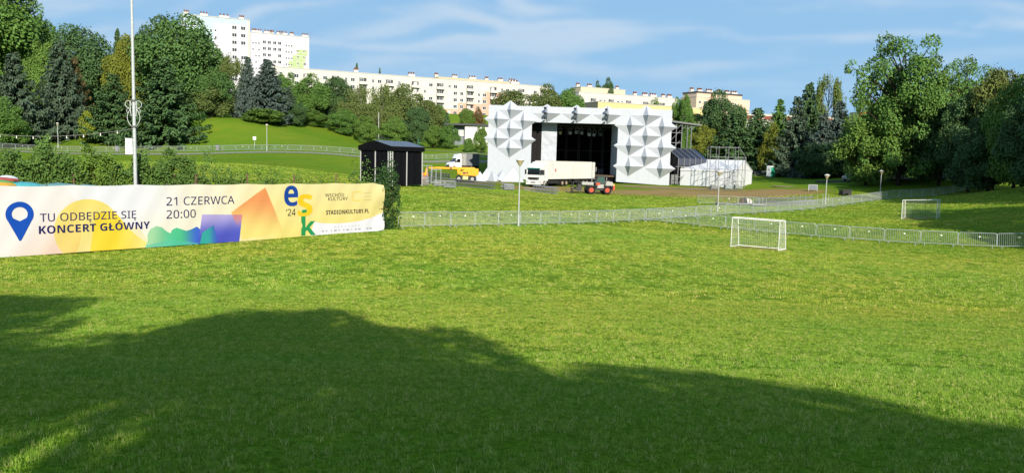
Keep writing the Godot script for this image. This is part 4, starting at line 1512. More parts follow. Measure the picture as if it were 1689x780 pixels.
func letters(o: Node3D, s: String, u0: float, u1: float, base: float, cap: float, m: Material, bold: bool) -> void:
	var font := SystemFont.new()
	font.font_names = PackedStringArray(["Droid Sans"])
	if bold:
		font.font_weight = 700
	var t := TextMesh.new()
	t.font = font
	t.font_size = 96
	t.pixel_size = 0.01
	t.depth = 0.01
	t.text = s
	var ref := TextMesh.new()
	ref.font = font
	ref.font_size = 96
	ref.pixel_size = 0.01
	ref.depth = 0.01
	ref.text = "H" if s.length() > 1 else s
	var bb := t.get_aabb()
	var rb := ref.get_aabb()
	if s.length() == 1:
		bb = rb
	var k := cap / rb.size.y if s.length() > 1 else cap / rb.size.y
	if s.length() == 1:
		# one large letter fills its own box
		k = (cap * (0.76 if s != "k" else 1.0)) / rb.size.y
	var kx := (u1 - u0) / bb.size.x
	print_on(o, "lettering" if s.length() > 1 else "letter_" + s, t, Transform3D(Basis.from_scale(Vector3(kx, k, 0.3)), Vector3(u0 - bb.position.x * kx, base - rb.position.y * k, 0)), m)

func print_on(o: Node3D, called: String, src: Mesh, xf: Transform3D, m: Material) -> void:
	# lays flat shapes given in (u, height) on the rippled cloth
	var q := MB.new()
	for s in src.get_surface_count():
		var a := src.surface_get_arrays(s)
		var v: PackedVector3Array = a[Mesh.ARRAY_VERTEX]
		var ix: PackedInt32Array = a[Mesh.ARRAY_INDEX] if a[Mesh.ARRAY_INDEX] != null else PackedInt32Array(range(v.size()))
		for k in range(0, ix.size() - 2, 3):
			var p := []
			for j in 3:
				var e: Vector3 = xf * v[ix[k + j]]
				p.append(Vector3(e.x, e.y - 0.2, ripple(e.x, e.y) + 0.012 + clampf(e.z, -0.003, 0.003)))
			q.tri(p[0], p[1], p[2])
	part(o, called, q, m)

# ---------------------------------------------------------------- hedge behind the banner
func bushy(seed_: int, wide: float, tall: float, deep: float, leaves: int, size: float, ragged: float) -> ArrayMesh:
	rng.seed = seed_
	var q := MB.new()
	var f := FastNoiseLite.new()
	f.seed = seed_
	f.frequency = 0.55
	for k in leaves:
		var x := rng.randf_range(-wide, wide) * 0.58
		var top := tall * (0.86 + 0.34 * f.get_noise_2d(x * 1.7, 3.0)) * (1.0 - 0.35 * pow(absf(x) / (wide * 0.6), 4.0))
		var y := top * pow(rng.randf(), 0.75)
		var z := rng.randf_range(-1, 1) * deep * 0.5 * (0.75 + 0.5 * f.get_noise_2d(x * 2.0, y * 2.0))
		if f.get_noise_3d(x * 2.6, y * 2.6, z * 2.6) < -0.22 + ragged * 0.35:
			continue
		if rng.randf() < 0.06:
			y = top * rng.randf_range(1.0, 1.0 + ragged * 0.4)
		var n := (Vector3(rdir().x * 0.6, 0.55, 0.6 * signf(z + 0.15)) + rdir() * 0.8).normalized()
		var d := (n.cross(rdir()) + Vector3.DOWN * 0.4).normalized()
		n = (n - d * n.dot(d)).normalized()
		var g := (1.0 + 0.5 * f.get_noise_3d(x * 1.2, y * 1.2, 7.0)) * rng.randf_range(0.75, 1.25)
		q.col = Color(g, g, g)
		q.leaf(Vector3(x, y, z), d, n, size * rng.randf_range(0.7, 1.4), size * 0.4)
	return q.mesh()

func twigs(seed_: int, n: int, tall: float, wide: float) -> MB:
	rng.seed = seed_
	var q := MB.new()
	for k in n:
		var p := Vector3(rng.randf_range(-wide, wide) / 2, tall * rng.randf_range(0.3, 0.6), rng.randf_range(-0.3, 0.3))
		var e := p + Vector3(rng.randf_range(-0.4, 0.4), tall * rng.randf_range(0.3, 0.55), rng.randf_range(-0.3, 0.3))
		q.cone(p, e, 0.012, 0.004, 3, false)
		for j in 14:
			var t := rng.randf_range(0.2, 1.0)
			var d := rdir()
			var m := d.cross(rdir()).normalized()
			q.col = Color(1, 1, 1) * rng.randf_range(0.7, 1.4)
			q.leaf(p.lerp(e, t), d, m, 0.11, 0.035)
	return q

func build_hedge() -> void:
	var turn := 0.859
	var r := Vector3(cos(turn), 0, -sin(turn))
	var n := Vector3(sin(turn), 0, cos(turn))
	var base := BAN + n * -3.0
	base.y = 0.25
	var o := thing("overgrown_hedge", "overgrown hedge of climbers on the fence behind the banner", "hedge", base, turn)
	var dense := [bushy(31, 3.2, 4.75, 1.5, 22000, 0.11, 0.05), bushy(32, 3.2, 4.5, 1.4, 22000, 0.11, 0.08)]
	var thin := [bushy(33, 3.2, 4.3, 0.8, 7500, 0.11, 0.5), bushy(34, 3.2, 4.2, 0.8, 7500, 0.11, 0.45)]
	var spots := [[-2.6, 0, 1.0], [0.2, 1, 0.98], [2.8, 0, 1.12], [5.2, 1, 1.05], [7.4, 0, 1.0], [9.3, 1, 1.04], [11.2, 2, 1.05], [13.4, 3, 0.92], [15.6, 2, 0.84], [17.8, 3, 0.80]]
	for k in spots.size():
		var s: Array = spots[k]
		var light: bool = k in [0, 3, 8]
		part(o, "foliage", (dense + thin)[s[1]], leafy_mat("leaf_hedgelight" if light else "leaf_hedge", TINTS["hedgelight" if light else "hedge"]), Transform3D(Basis(Vector3.UP, 0.0 if k % 2 == 0 else PI).scaled(Vector3(1, s[2], 1)), Vector3(s[0], -0.1, -0.2 if s[1] < 2 else 0.1)))
	for k in 8:
		part(o, "dry_twigs", twigs(60 + k, 7 if k < 4 else 10, 3.2, 2.6), leafy_mat("leaf_twig", TINTS.twig) if k % 2 else leafy_mat("leaf_olive", TINTS.olive), Transform3D(Basis.IDENTITY, Vector3(3.0 + k * 2.3, 0.75 if k < 4 else 0.35, 0)))
	for k in 6:
		pole(o, "fence_post", Vector3(4.0 + k * 3.1, -0.2, 0.25), Vector3(4.0 + k * 3.1, 3.5, 0.25), 0.045, mat("post_rust", Color(0.14, 0.09, 0.06), 0.9))
	# the tall shrub at the right end of the banner
	var at := BAN + r * 21.75 + n * -0.5
	at.y = H(at.x, at.z) - 0.05
	var t := thing("tall_shrub", "tall dark shrub at the right end of the banner, taller than the banner", "shrub", at, turn)
	part(t, "foliage", bushy(41, 1.5, 4.1, 1.2, 7000, 0.12, 0.35), leafy_mat("leaf_deepfresh", Color(0.034, 0.080, 0.020)))
	part(t, "dry_twigs", twigs(81, 16, 3.4, 1.3), leafy_mat("leaf_twig", TINTS.twig))
	part(t, "stem", twigs(82, 6, 2.8, 0.7), mat("stem_brown", Color(0.10, 0.075, 0.05)))
	at = BAN + r * 20.4 + n * -1.3
	at.y = H(at.x, at.z) - 0.05
	t = thing("leafy_shrub", "upright leafy shrub before the black sound tower, behind the banner end", "shrub", at, turn)
	part(t, "foliage", bushy(43, 1.6, 4.4, 1.0, 3600, 0.12, 0.7), leafy_mat("leaf_hedge", TINTS.hedge))
	part(t, "stem", twigs(84, 8, 3.2, 0.9), mat("stem_brown", Color(0.10, 0.075, 0.05)))
	# folded bouncy castles behind the left end of the banner
	t = thing("bouncy_castle", "half deflated red, green and yellow bouncy castle behind the banner", "bouncy castle", G(-22.4, -34.17), turn)
	for b in [[Vector3(-0.4, 3.02, 0.0), Vector3(1.2, 0.24, 0.5), Color(0.50, 0.30, 0.03), "yellow_cushion"], [Vector3(-0.3, 3.16, -0.25), Vector3(1.1, 0.2, 0.5), Color(0.05, 0.28, 0.09), "green_cushion"], [Vector3(0.0, 3.26, -0.4), Vector3(1.0, 0.15, 0.5), Color(0.34, 0.07, 0.05), "red_cushion"], [Vector3(0.55, 3.2, -0.6), Vector3(0.5, 0.28, 0.4), Color(0.55, 0.60, 0.62), "grey_cushion"], [Vector3(1.0, 2.9, -0.2), Vector3(1.0, 0.3, 0.5), Color(0.06, 0.30, 0.34), "teal_cushion"], [Vector3(-0.1, 1.4, -0.4), Vector3(1.6, 1.8, 0.7), Color(0.10, 0.30, 0.36), "body"]]:
		var q := MB.new()
		q.ball(b[0], b[1], 7, 14)
		part(t, b[3], q, mat("pvc_" + b[3], b[2], 0.35))
	t = thing("tarpaulin_heap", "low teal tarpaulin heap along the top of the banner", "tarpaulin", G(-21.1, -35.7), turn)
	for b in [[Vector3(0.4, 2.75, 0), Vector3(1.3, 0.45, 0.5)], [Vector3(1.6, 2.72, 0), Vector3(1.0, 0.40, 0.45)], [Vector3(1.6, 1.3, -0.1), Vector3(2.4, 1.5, 0.7)]]:
		var q := MB.new()
		q.ball(b[0], b[1], 5, 10)
		part(t, "fold", q, mat("teal_sheet", Color(0.10, 0.22, 0.24), 0.4))

# ---------------------------------------------------------------- crowd barriers
func make_barrier(label: String, group: String) -> Node3D:
	# a panel 2.4 long from its left foot, 1.1 tall
	var t := thing("crowd_barrier", label, "crowd barrier", Vector3.ZERO, 0, group)
	var zinc := mat("zinc", Color(0.38, 0.41, 0.43), 0.45, 0.3)
	var q := MB.new()
	var l := 2.4
	q.tube([Vector3(0.03, 0.20, 0), Vector3(0.03, 1.02, 0), Vector3(0.11, 1.10, 0), Vector3(l - 0.11, 1.10, 0), Vector3(l - 0.03, 1.02, 0), Vector3(l - 0.03, 0.20, 0)], 0.021, 5)
	q.cone(Vector3(0.03, 0.20, 0), Vector3(l - 0.03, 0.20, 0), 0.019, 0.019, 5, false)
	part(t, "frame", q, zinc)
	q = MB.new()
	for k in 19:
		var x := lerpf(0.03, l - 0.03, (k + 1) / 20.0)
		q.cone(Vector3(x, 0.2, 0), Vector3(x, 1.1, 0), 0.0095, 0.0095, 4, false)
	part(t, "bars", q, zinc).set_meta("kind", "stuff")
	for x in [0.28, l - 0.28]:
		q = MB.new()
		q.tube([Vector3(x, 0.02, 0.36), Vector3(x, 0.20, 0.05), Vector3(x, 0.20, -0.05), Vector3(x, 0.02, -0.36)], 0.02, 4)
		part(t, "foot", q, zinc)
	return t

func row(pts: Array, first_panel: Node3D, count: int, label: String, tagged: int) -> void:
	# panels end to end along points of (x, distance)
	var total := 0.0
	for k in pts.size() - 1:
		total += pts[k].distance_to(pts[k + 1])
	var ends := []
	for k in count + 1:
		var want := total * k / count
		var s := 0
		while s < pts.size() - 2 and want > pts[s].distance_to(pts[s + 1]):
			want -= pts[s].distance_to(pts[s + 1])
			s += 1
		ends.append(pts[s].lerp(pts[s + 1], want / pts[s].distance_to(pts[s + 1])))
	var group: String = first_panel.get_meta("group")
	for k in count:
		var a := G(ends[k].x, -ends[k].y)
		var b := G(ends[k + 1].x, -ends[k + 1].y)
		var t: Node3D = first_panel if k == 0 else first_panel.duplicate()
		if k > 0:
			t.name = numbered("crowd_barrier")
			add_child(t)
		var x := (b - a)
		var len_ := x.length()
		x = x / len_
		# panels stand upright but follow the fall of the ground; they never stand quite in line
		var yaw := rng.randf_range(-0.025, 0.025)
		var fl := Vector3(x.x, 0, x.z).normalized().rotated(Vector3.UP, yaw)
		var z := fl.cross(Vector3.UP).normalized()
		var up := z.cross(Vector3(fl.x, x.y, fl.z).normalized()).normalized()
		up = up.rotated(fl, rng.randf_range(-0.02, 0.02))
		var bx := Vector3(fl.x, x.y, fl.z).normalized()
		t.transform = Transform3D(Basis(bx * (len_ / 2.42), up, bx.cross(up).normalized()), a + Vector3(0, rng.randf_range(-0.02, 0.01), 0))
		t.set_meta("label", label % nth(k))
		t.set_meta("group", group)
		if tagged > 0 and (k * 7 + 3) % 10 < tagged:
			var q := MB.new()
			var h := 0.085
			q.span(Vector3(1.28, 0.78, 0.025), Vector3(1.28 + h * 1.3, 0.78 + h, 0.032))
			part(t, "notice_card", q, mat("card", Color(0.85, 0.85, 0.80), 0.7))
	

func build_barriers() -> void:
	rng.seed = 19
	row([Vector2(-7.44, 51), Vector2(11.81, 70)], make_barrier("", "barriers from the banner to the corner"), 12, "%s crowd barrier from the banner in the row towards the corner", 6)
	row([Vector2(11.81, 70), Vector2(24.5, 61.5), Vector2(41.2, 52.6)], make_barrier("", "barriers behind the near goal"), 14, "%s crowd barrier from the corner in the row behind the near goal", 5)
	row([Vector2(11.9, 70.1), Vector2(49.4, 104)], make_barrier("", "barriers from the corner to the far right lamp"), 20, "%s crowd barrier from the corner in the row running to the right bank", 2)
	row([Vector2(49.4, 104), Vector2(56.4, 108), Vector2(62.6, 112), Vector2(70.6, 118)], make_barrier("", "barriers in the shade below the parked cars"), 10, "%s crowd barrier in the shaded row below the parked cars", 3)
	row([Vector2(51.0, 167), Vector2(68.0, 164)], make_barrier("", "barriers along the dark trees"), 7, "%s crowd barrier from the toilet in the row along the dark trees", 2)
	row([Vector2(-104, 149.2), Vector2(-60, 149.6), Vector2(-33, 150.2), Vector2(-24, 153.6)], make_barrier("", "barriers along the left path"), 33, "%s crowd barrier from the left edge along the path below the wood", 3)
	row([Vector2(-20, 160), Vector2(-13, 165), Vector2(-4.5, 168)], make_barrier("", "barriers behind the van"), 7, "%s crowd barrier in the row behind the box van", 2)
	row([Vector2(23.0, 98), Vector2(30.0, 96)], make_barrier("", "barriers standing among the stacked gear"), 3, "%s crowd barrier standing by the stacked gear inside the corner", 2)
	# the wire fence on the mound, green posts with mesh
	var green := mat("fence_green", Color(0.12, 0.20, 0.15), 0.6)
	var pts := [Vector2(-55.0, 193), Vector2(-49, 196), Vector2(-43, 198), Vector2(-37, 198.5), Vector2(-31, 197), Vector2(-25, 194)]
	for k in pts.size() - 1:
		mesh_fence("%s wire fence panel from the left on the mound" % nth(k), pts[k], pts[k + 1], 1.7, green, "wire fence on the mound")
	pts = [Vector2(-23, 189), Vector2(-18, 187.5), Vector2(-13, 186)]
	for k in pts.size() - 1:
		mesh_fence("%s green mesh fence panel behind the black sound tower" % nth(k), pts[k], pts[k + 1], 2.0, mat("fence_teal", Color(0.08, 0.24, 0.18), 0.6), "green mesh fence")

func mesh_fence(label: String, a: Vector2, b: Vector2, tall: float, m: Material, group: String) -> void:
	var p := G(a.x, -a.y)
	var e := G(b.x, -b.y)
	var t := thing("wire_fence", label, "fence", p, 0, group)
	for k in 3:
		var at := p.lerp(e, k / 2.0)
		pole(t, "post", at - p + Vector3(0, -0.2, 0), at - p + Vector3(0, tall, 0), 0.07, m)
	var q := MB.new()
	for k in 7:
		var y := Vector3(0, tall * (k + 0.5) / 7.0, 0)
		q.cone(y, e - p + y, 0.014, 0.014, 3, false)
	var n := int(p.distance_to(e) / 0.35)
	for k in n:
		var at := (e - p) * (k / float(n))
		q.cone(at, at + Vector3(0, tall * 0.95, 0), 0.012, 0.012, 3, false)
	part(t, "wire_mesh", q, m).set_meta("kind", "stuff")

# ---------------------------------------------------------------- lamps and masts
func park_lamp(label: String, at: Vector3, tall: float, wide: float) -> void:
	var t := thing("park_lamp", label, "street lamp", at, 0, "park lamps")
	var m := mat("lamp_post", Color(0.46, 0.48, 0.48), 0.5, 0.3)
	var q := MB.new()
	q.cone(Vector3(0, -0.2, 0), Vector3(0, 0.9, 0), 0.075, 0.07, 8)
	q.cone(Vector3(0, 0.9, 0), Vector3(0, tall - 0.5, 0), 0.05, 0.045, 8)
	part(t, "post", q, m)
	q = MB.new()
	q.lathe([Vector2(0.05, tall - 0.55), Vector2(0.09, tall - 0.5), Vector2(0.27 * wide, tall - 0.12), Vector2(0.28 * wide, tall - 0.10)], Vector3.ZERO, 12)
	part(t, "lamp_bowl", q, mat("lamp_bowl", Color(0.40, 0.33, 0.20), 0.25))
	q = MB.new()
	q.lathe([Vector2(0.30 * wide, tall - 0.11), Vector2(0.28 * wide, tall - 0.06), Vector2(0.10, tall + 0.04), Vector2(0.0, tall + 0.05)], Vector3.ZERO, 12)
	q.lathe([Vector2(0.0, tall - 0.105), Vector2(0.30 * wide, tall - 0.11)], Vector3.ZERO, 12)
	part(t, "lamp_cap", q, mat("lamp_cap", Color(0.50, 0.51, 0.50), 0.5))

func build_lamps() -> void:
	park_lamp("park lamp rising from the barriers in front of the white truck", G(0.45, -58.5), 5.0, 1.15)
	park_lamp("park lamp standing in front of the scaffold and tent", G(21.9, -84.0), 4.35, 1.1)
	park_lamp("pale park lamp beside the far barriers, before the dark yew bushes", G(38.9, -98.0), 3.75, 1.15)
	park_lamp("park lamp in the shade below the big loose crowned tree", G(52.6, -113.0), 3.4, 1.1)
	park_lamp("park lamp in the middle of the grassy mound", G(-46.6, -149.0), 5.0, 0.9)
	park_lamp("park lamp by the left path in front of the spruces", G(-90.0, -156.0), 4.9, 0.95)
	# the tall festoon pole
	var at := G(-19.2, -40.0)
	var t := thing("festoon_pole", "tall galvanised pole with scroll ornaments behind the banner", "pole", at)
	var zinc := worn("pole_zinc", Color(0.50, 0.54, 0.55), 0.5, 0.1, 1.2, 0.2)
	var q := MB.new()
	q.cone(Vector3(0, -0.3, 0), Vector3(0, 2.0, 0), 0.098, 0.096, 12)
	q.cone(Vector3(0, 2.0, 0), Vector3(0, 16.5, 0), 0.092, 0.05, 12)
	part(t, "shaft", q, zinc)
	var white := mat("scroll_white", Color(0.42, 0.44, 0.44), 0.5)
	for s in [-1.0, 1.0]:
		# a lyre: bows out below, curls twice above
		q = MB.new()
		var p := []
		for k in 15:
			var a := k / 14.0
			p.append(Vector3(s * (0.12 + 0.24 * sin(a * PI) * (1.0 - 0.35 * a)), 5.95 + a * 0.95, 0.05))
		q.tube(p, 0.017, 5)
		p = []
		for k in 17:
			var a := -1.9 + k / 16.0 * 5.4
			p.append(Vector3(s * (0.26 + 0.15 * cos(a)), 7.05 + 0.18 * sin(a), 0.05))
		q.tube(p, 0.017, 5)
		p = []
		for k in 13:
			var a := -1.2 + k / 12.0 * 4.6
			p.append(Vector3(s * (0.25 + 0.09 * cos(a)), 6.72 + 0.12 * sin(a), 0.05))
		q.tube(p, 0.014, 5)
		p = [Vector3(s * 0.10, 7.22, 0.05), Vector3(s * 0.17, 7.15, 0.05), Vector3(s * 0.16, 6.85, 0.05), Vector3(s * 0.12, 6.45, 0.05)]
		q.tube(p, 0.02, 5)
		part(t, "scroll", q, white)
	q = MB.new()
	for y in [5.9, 7.2]:
		q.lathe([Vector2(0.11, y), Vector2(0.15, y + 0.01), Vector2(0.15, y + 0.08), Vector2(0.11, y + 0.09)], Vector3.ZERO, 12)
	part(t, "clamp", q, mat("clamp_dark", Color(0.10, 0.10, 0.10), 0.6))
	var b := thing("pole_board", "small white board fixed to the festoon pole", "sign", at + Vector3(-0.27, 4.55, 0.02), 0.25)
	q = MB.new()
	q.span(Vector3(-0.17, 0, -0.02), Vector3(0.15, 0.80, 0.02))
	part(b, "board", q, mat("board_white", Color(0.78, 0.79, 0.78), 0.5))
	q = MB.new()
	q.tube([Vector3(0.13, 0.62, 0.03), Vector3(0.07, 0.5, 0.03), Vector3(0.07, 0.28, 0.03), Vector3(0.13, 0.14, 0.03)], 0.012, 4)
	part(b, "emblem", q, mat("emblem_grey", Color(0.30, 0.31, 0.31), 0.6))
	# the string of bulbs
	var g := thing("festoon_lights", "sagging wire of small bulbs running left from the tall pole", "string lights", at + Vector3(0, 5.85, 0))
	q = MB.new()
	var pts := []
	for k in 41:
		var a := k / 40.0
		pts.append(Vector3(-12.0 * a, -1.9 * a * (1.0 - a) * 1.25 + 0.15 * a, -1.0 * a))
	q.tube(pts, 0.012, 4)
	part(g, "wire", q, mat("wire_dark", Color(0.20, 0.19, 0.17), 0.6))
	for k in 12:
		var c: Vector3 = pts[3 + k * 3]
		q = MB.new()
		q.ball(c + Vector3(0, -0.10, 0), Vector3(0.032, 0.045, 0.032), 4, 6)
		q.cone(c, c + Vector3(0, -0.06, 0), 0.02, 0.02, 5)
		part(g, "bulb", q, mat("bulb_glass", Color(0.75, 0.73, 0.68), 0.2))
	t = thing("mast", "tall thin grey mast rising behind the black sound tower", "mast", G(-33.5, -195.0))
	q = MB.new()
	q.cone(Vector3(0, -0.3, 0), Vector3(0, 7.6, 0), 0.13, 0.09, 8)
	part(t, "shaft", q, mat("mast_grey", Color(0.34, 0.35, 0.33), 0.6))
	q = MB.new()
	q.span(Vector3(-0.2, 0, -0.2), Vector3(0.2, 0.25, 0.2))
	part(t, "foot", q, mat("mast_grey", Color(0.34, 0.35, 0.33), 0.6))
	t = thing("path_sign", "small white sign on a post by the barriers below the mound", "sign", G(-49.5, -150.8))
	pole(t, "post", Vector3(0, -0.1, 0), Vector3(0, 2.3, 0), 0.05, mat("mast_grey", Color(0.34, 0.35, 0.33), 0.6))
	q = MB.new()
	q.span(Vector3(-0.3, 1.9, 0.05), Vector3(0.3, 2.5, 0.09))
	part(t, "plate", q, mat("board_white", Color(0.78, 0.79, 0.78), 0.5))
	for c in [[-56.5, 150.6, "grey dustbin by the barriers left of the small white sign"], [-76.0, 151.2, "dark dustbin by the path in front of the broad dark spruce"]]:
		t = thing("dustbin", c[2], "dustbin", G(c[0], -c[1]))
		q = MB.new()
		q.lathe([Vector2(0.0, 0.02), Vector2(0.32, 0.02), Vector2(0.40, 0.95), Vector2(0.0, 0.96)], Vector3.ZERO, 10)
		part(t, "body", q, mat("bin_grey", Color(0.20, 0.21, 0.22), 0.6))
		q = MB.new()
		q.lathe([Vector2(0.43, 0.95), Vector2(0.43, 1.02), Vector2(0.2, 1.12), Vector2(0.0, 1.13)], Vector3.ZERO, 10)
		part(t, "lid", q, mat("bin_lid", Color(0.10, 0.10, 0.11), 0.5))

# ---------------------------------------------------------------- vehicles (front towards local -x, wheels on the ground)
func wheel(parent: Node3D, x: float, z: float, r: float, w: float, rim: Color, key: String) -> void:
	var s := signf(z)
	var q := MB.new()
	q.cone(Vector3(x, r, z - s * w), Vector3(x, r, z), r, r, 20)
	q.cone(Vector3(x, r, z), Vector3(x, r, z + s * 0.03), r * 0.97, r * 0.80, 20)
	var t := part(parent, "wheel", q, mat("tyre", Color(0.022, 0.021, 0.020), 0.85))
	q = MB.new()
	q.cone(Vector3(x, r, z + s * 0.012), Vector3(x, r, z + s * 0.045), r * 0.60, r * 0.52, 16)
	q.cone(Vector3(x, r, z + s * 0.04), Vector3(x, r, z + s * 0.09), r * 0.22, r * 0.18, 10)
	part(t, "rim", q, mat("rim_" + key, rim, 0.5, 0.2))

func paint_mat(key: String, c: Color) -> StandardMaterial3D:
	var m := mat(key, c, 0.35)
	m.clearcoat_enabled = true
	m.clearcoat = 0.6
	m.clearcoat_roughness = 0.1
	return m

func shape(parent: Node3D, called: String, m: Material, boxes: Array) -> MeshInstance3D:
	# one part from a few boxes given as [low corner, high corner]
	var q := MB.new()
	for b in boxes:
		q.span(b[0], b[1])
	return part(parent, called, q, m)

func outline(parent: Node3D, called: String, m: Material, pts: Array, z0: float, z1: float, bevel := 0.0) -> MeshInstance3D:
	var q := MB.new()
	var p := PackedVector2Array(pts)
	if bevel > 0.0:
		var inner := Geometry2D.offset_polygon(p, -bevel)
		if inner.size() == 1 and inner[0].size() == p.size():
			# shoulders: a full middle and slightly smaller cheeks
			q.prism(p, z0 + bevel, z1 - bevel)
			q.prism(inner[0], z0, z0 + bevel)
			q.prism(inner[0], z1 - bevel, z1)
			return part(parent, called, q, m)
	q.prism(p, z0, z1)
	return part(parent, called, q, m)

func build_truck() -> void:
	var glass := mat("vehicle_glass", Color(0.010, 0.012, 0.015), 0.08)
	var black := mat("vehicle_black", Color(0.014, 0.014, 0.015), 0.6)
	var white := paint_mat("truck_white", Color(0.66, 0.66, 0.65))
	var cream := paint_mat("truck_box", Color(0.62, 0.615, 0.59))
	var turn := atan2(0.85, 0.53)
	var at := G(3.0, -118.6)
	at.y = H(5.0, -122.0) + 0.02
	var t := thing("box_truck", "white box truck parked in front of the stage, cab facing the camera", "truck", at, turn)
	var h := 1.24
	outline(t, "cab", white, [Vector2(0.0, 0.42), Vector2(0.0, 1.72), Vector2(0.12, 2.85), Vector2(0.45, 3.0), Vector2(2.25, 3.05), Vector2(2.25, 0.9), Vector2(1.75, 0.9), Vector2(1.72, 0.5), Vector2(0.55, 0.42)], -h, h, 0.06)
	outline(t, "roof_fairing", white, [Vector2(0.35, 3.0), Vector2(0.75, 3.35), Vector2(1.6, 3.72), Vector2(2.3, 3.78), Vector2(2.3, 3.04)], -h + 0.1, h - 0.1, 0.08)
	var q := MB.new()
	q.hexa([Vector3(-0.03, 1.78, -1.08), Vector3(0.05, 1.78, -1.08), Vector3(0.05, 1.78, 1.08), Vector3(-0.03, 1.78, 1.08), Vector3(0.07, 2.68, -1.02), Vector3(0.15, 2.68, -1.02), Vector3(0.15, 2.68, 1.02), Vector3(0.07, 2.68, 1.02)])
	part(t, "windscreen", q, glass)
	shape(t, "sun_visor", mat("visor_green", Color(0.01, 0.14, 0.09), 0.3), [[Vector3(-0.12, 2.66, -1.06), Vector3(0.14, 2.80, 1.06)]])
	shape(t, "grille", black, [[Vector3(-0.04, 1.05, -0.95), Vector3(0.02, 1.20, 0.95)], [Vector3(-0.04, 1.25, -1.0), Vector3(0.02, 1.40, 1.0)], [Vector3(-0.03, 1.0, -0.7), Vector3(0.02, 1.25, 0.7)]])
	shape(t, "bumper", white, [[Vector3(-0.10, 0.32, -h), Vector3(0.25, 0.92, h)]])
	shape(t, "number_plate", mat("plate_dark", Color(0.08, 0.08, 0.08), 0.5), [[Vector3(-0.12, 0.56, -0.4), Vector3(-0.098, 0.72, 0.4)]])
	for s in [-1, 1]:
		shape(t, "headlight", mat("headlight", Color(0.45, 0.46, 0.47), 0.15), [[Vector3(-0.12, 0.62, s * 1.0 - 0.16), Vector3(-0.09, 0.84, s * 1.0 + 0.16)]])
		shape(t, "side_window", glass, [[Vector3(0.38, 1.75, s * h - 0.012), Vector3(1.12, 2.52, s * h + 0.012)]])
		shape(t, "mirror", black, [[Vector3(-0.16, 1.82, s * 1.36 - 0.10), Vector3(0.02, 2.55, s * 1.36 + 0.10)], [Vector3(0.0, 2.50, s * 1.24 - 0.1), Vector3(0.06, 2.55, s * 1.36 + 0.05)]])
		shape(t, "door_handle", black, [[Vector3(1.02, 1.45, s * h), Vector3(1.22, 1.50, s * (h + 0.03))]])
		shape(t, "step", black, [[Vector3(0.45, 0.36, s * (h - 0.1) - 0.08), Vector3(1.6, 0.42, s * (h - 0.1) + 0.08)]])
		wheel(t, 1.15, s * 1.22, 0.50, 0.32, Color(0.40, 0.38, 0.36), "grey")
		wheel(t, 6.9, s * 1.22, 0.50, 0.6, Color(0.42, 0.32, 0.22), "brown")
		wheel(t, 8.2, s * 1.22, 0.50, 0.6, Color(0.42, 0.32, 0.22), "brown")
	shape(t, "cargo_box", cream, [[Vector3(2.55, 1.20, -1.26), Vector3(9.75, 3.86, 1.26)]])
	shape(t, "box_edge", mat("box_edge", Color(0.62, 0.60, 0.54), 0.5), [[Vector3(2.53, 1.14, -1.27), Vector3(9.77, 1.22, 1.275)], [Vector3(2.53, 3.82, -1.27), Vector3(9.77, 3.90, 1.275)], [Vector3(2.53, 1.2, 1.2), Vector3(2.6, 3.85, 1.275)], [Vector3(9.70, 1.2, 1.2), Vector3(9.77, 3.85, 1.275)]])
	shape(t, "chassis", black, [[Vector3(1.8, 0.62, -0.6), Vector3(9.9, 1.12, 0.6)], [Vector3(2.9, 0.45, -1.15), Vector3(5.8, 0.95, 1.15)], [Vector3(9.4, 0.55, -1.2), Vector3(9.55, 0.75, 1.2)]])
	# the printed emblems on the side
	q = MB.new()
	for k in 20:
		var a0 := TAU * k / 20
		var a1 := TAU * (k + 1) / 20
		var c := Vector3(3.55, 3.15, 1.268)
		q.quad_out(c + Vector3(cos(a0), sin(a0), 0) * 0.22, c + Vector3(cos(a1), sin(a1), 0) * 0.22, c + Vector3(cos(a1), sin(a1), 0) * 0.36, c + Vector3(cos(a0), sin(a0), 0) * 0.36, Vector3.BACK)
	part(t, "emblem", q, mat("emblem_pale", Color(0.50, 0.50, 0.50), 0.6))
	q = MB.new()
	q.prism(PackedVector2Array([Vector2(4.25, 2.72), Vector2(4.75, 2.72), Vector2(4.75, 2.40), Vector2(4.5, 2.15), Vector2(4.25, 2.40)]), 1.262, 1.268)
	part(t, "emblem", q, mat("emblem_red", Color(0.50, 0.16, 0.16), 0.6))
	q = MB.new()
	q.prism(PackedVector2Array([Vector2(3.4, 2.0), Vector2(3.55, 2.1), Vector2(3.7, 2.0), Vector2(3.68, 1.7), Vector2(3.55, 1.6), Vector2(3.42, 1.7)]), 1.262, 1.268)
	part(t, "emblem", q, mat("emblem_pale", Color(0.50, 0.50, 0.50), 0.6))
	q = MB.new()
	for k in 7:
		q.span(Vector3(7.2 + k * 0.28, 2.55, 1.262), Vector3(7.36 + k * 0.28, 2.85 + 0.06 * (k % 3), 1.268))
	q.span(Vector3(8.2, 3.2, 1.262), Vector3(9.2, 3.3, 1.268))
	part(t, "faded_print", q, mat("print_pale", Color(0.70, 0.68, 0.62), 0.6))
	# the trailer behind
	var u := thing("box_trailer", "white box trailer coupled behind the box truck", "trailer", at, turn)
	shape(u, "cargo_box", cream, [[Vector3(10.5, 1.20, -1.26), Vector3(17.1, 3.86, 1.26)]])
	shape(u, "box_edge", mat("box_edge", Color(0.62, 0.60, 0.54), 0.5), [[Vector3(10.48, 1.14, -1.27), Vector3(17.12, 1.22, 1.275)], [Vector3(10.48, 3.82, -1.27), Vector3(17.12, 3.90, 1.275)], [Vector3(10.48, 1.2, 1.2), Vector3(10.56, 3.85, 1.275)]])
	shape(u, "rear_door", cream, [[Vector3(17.16, 1.22, 1.0), Vector3(18.6, 3.84, 1.08)]])
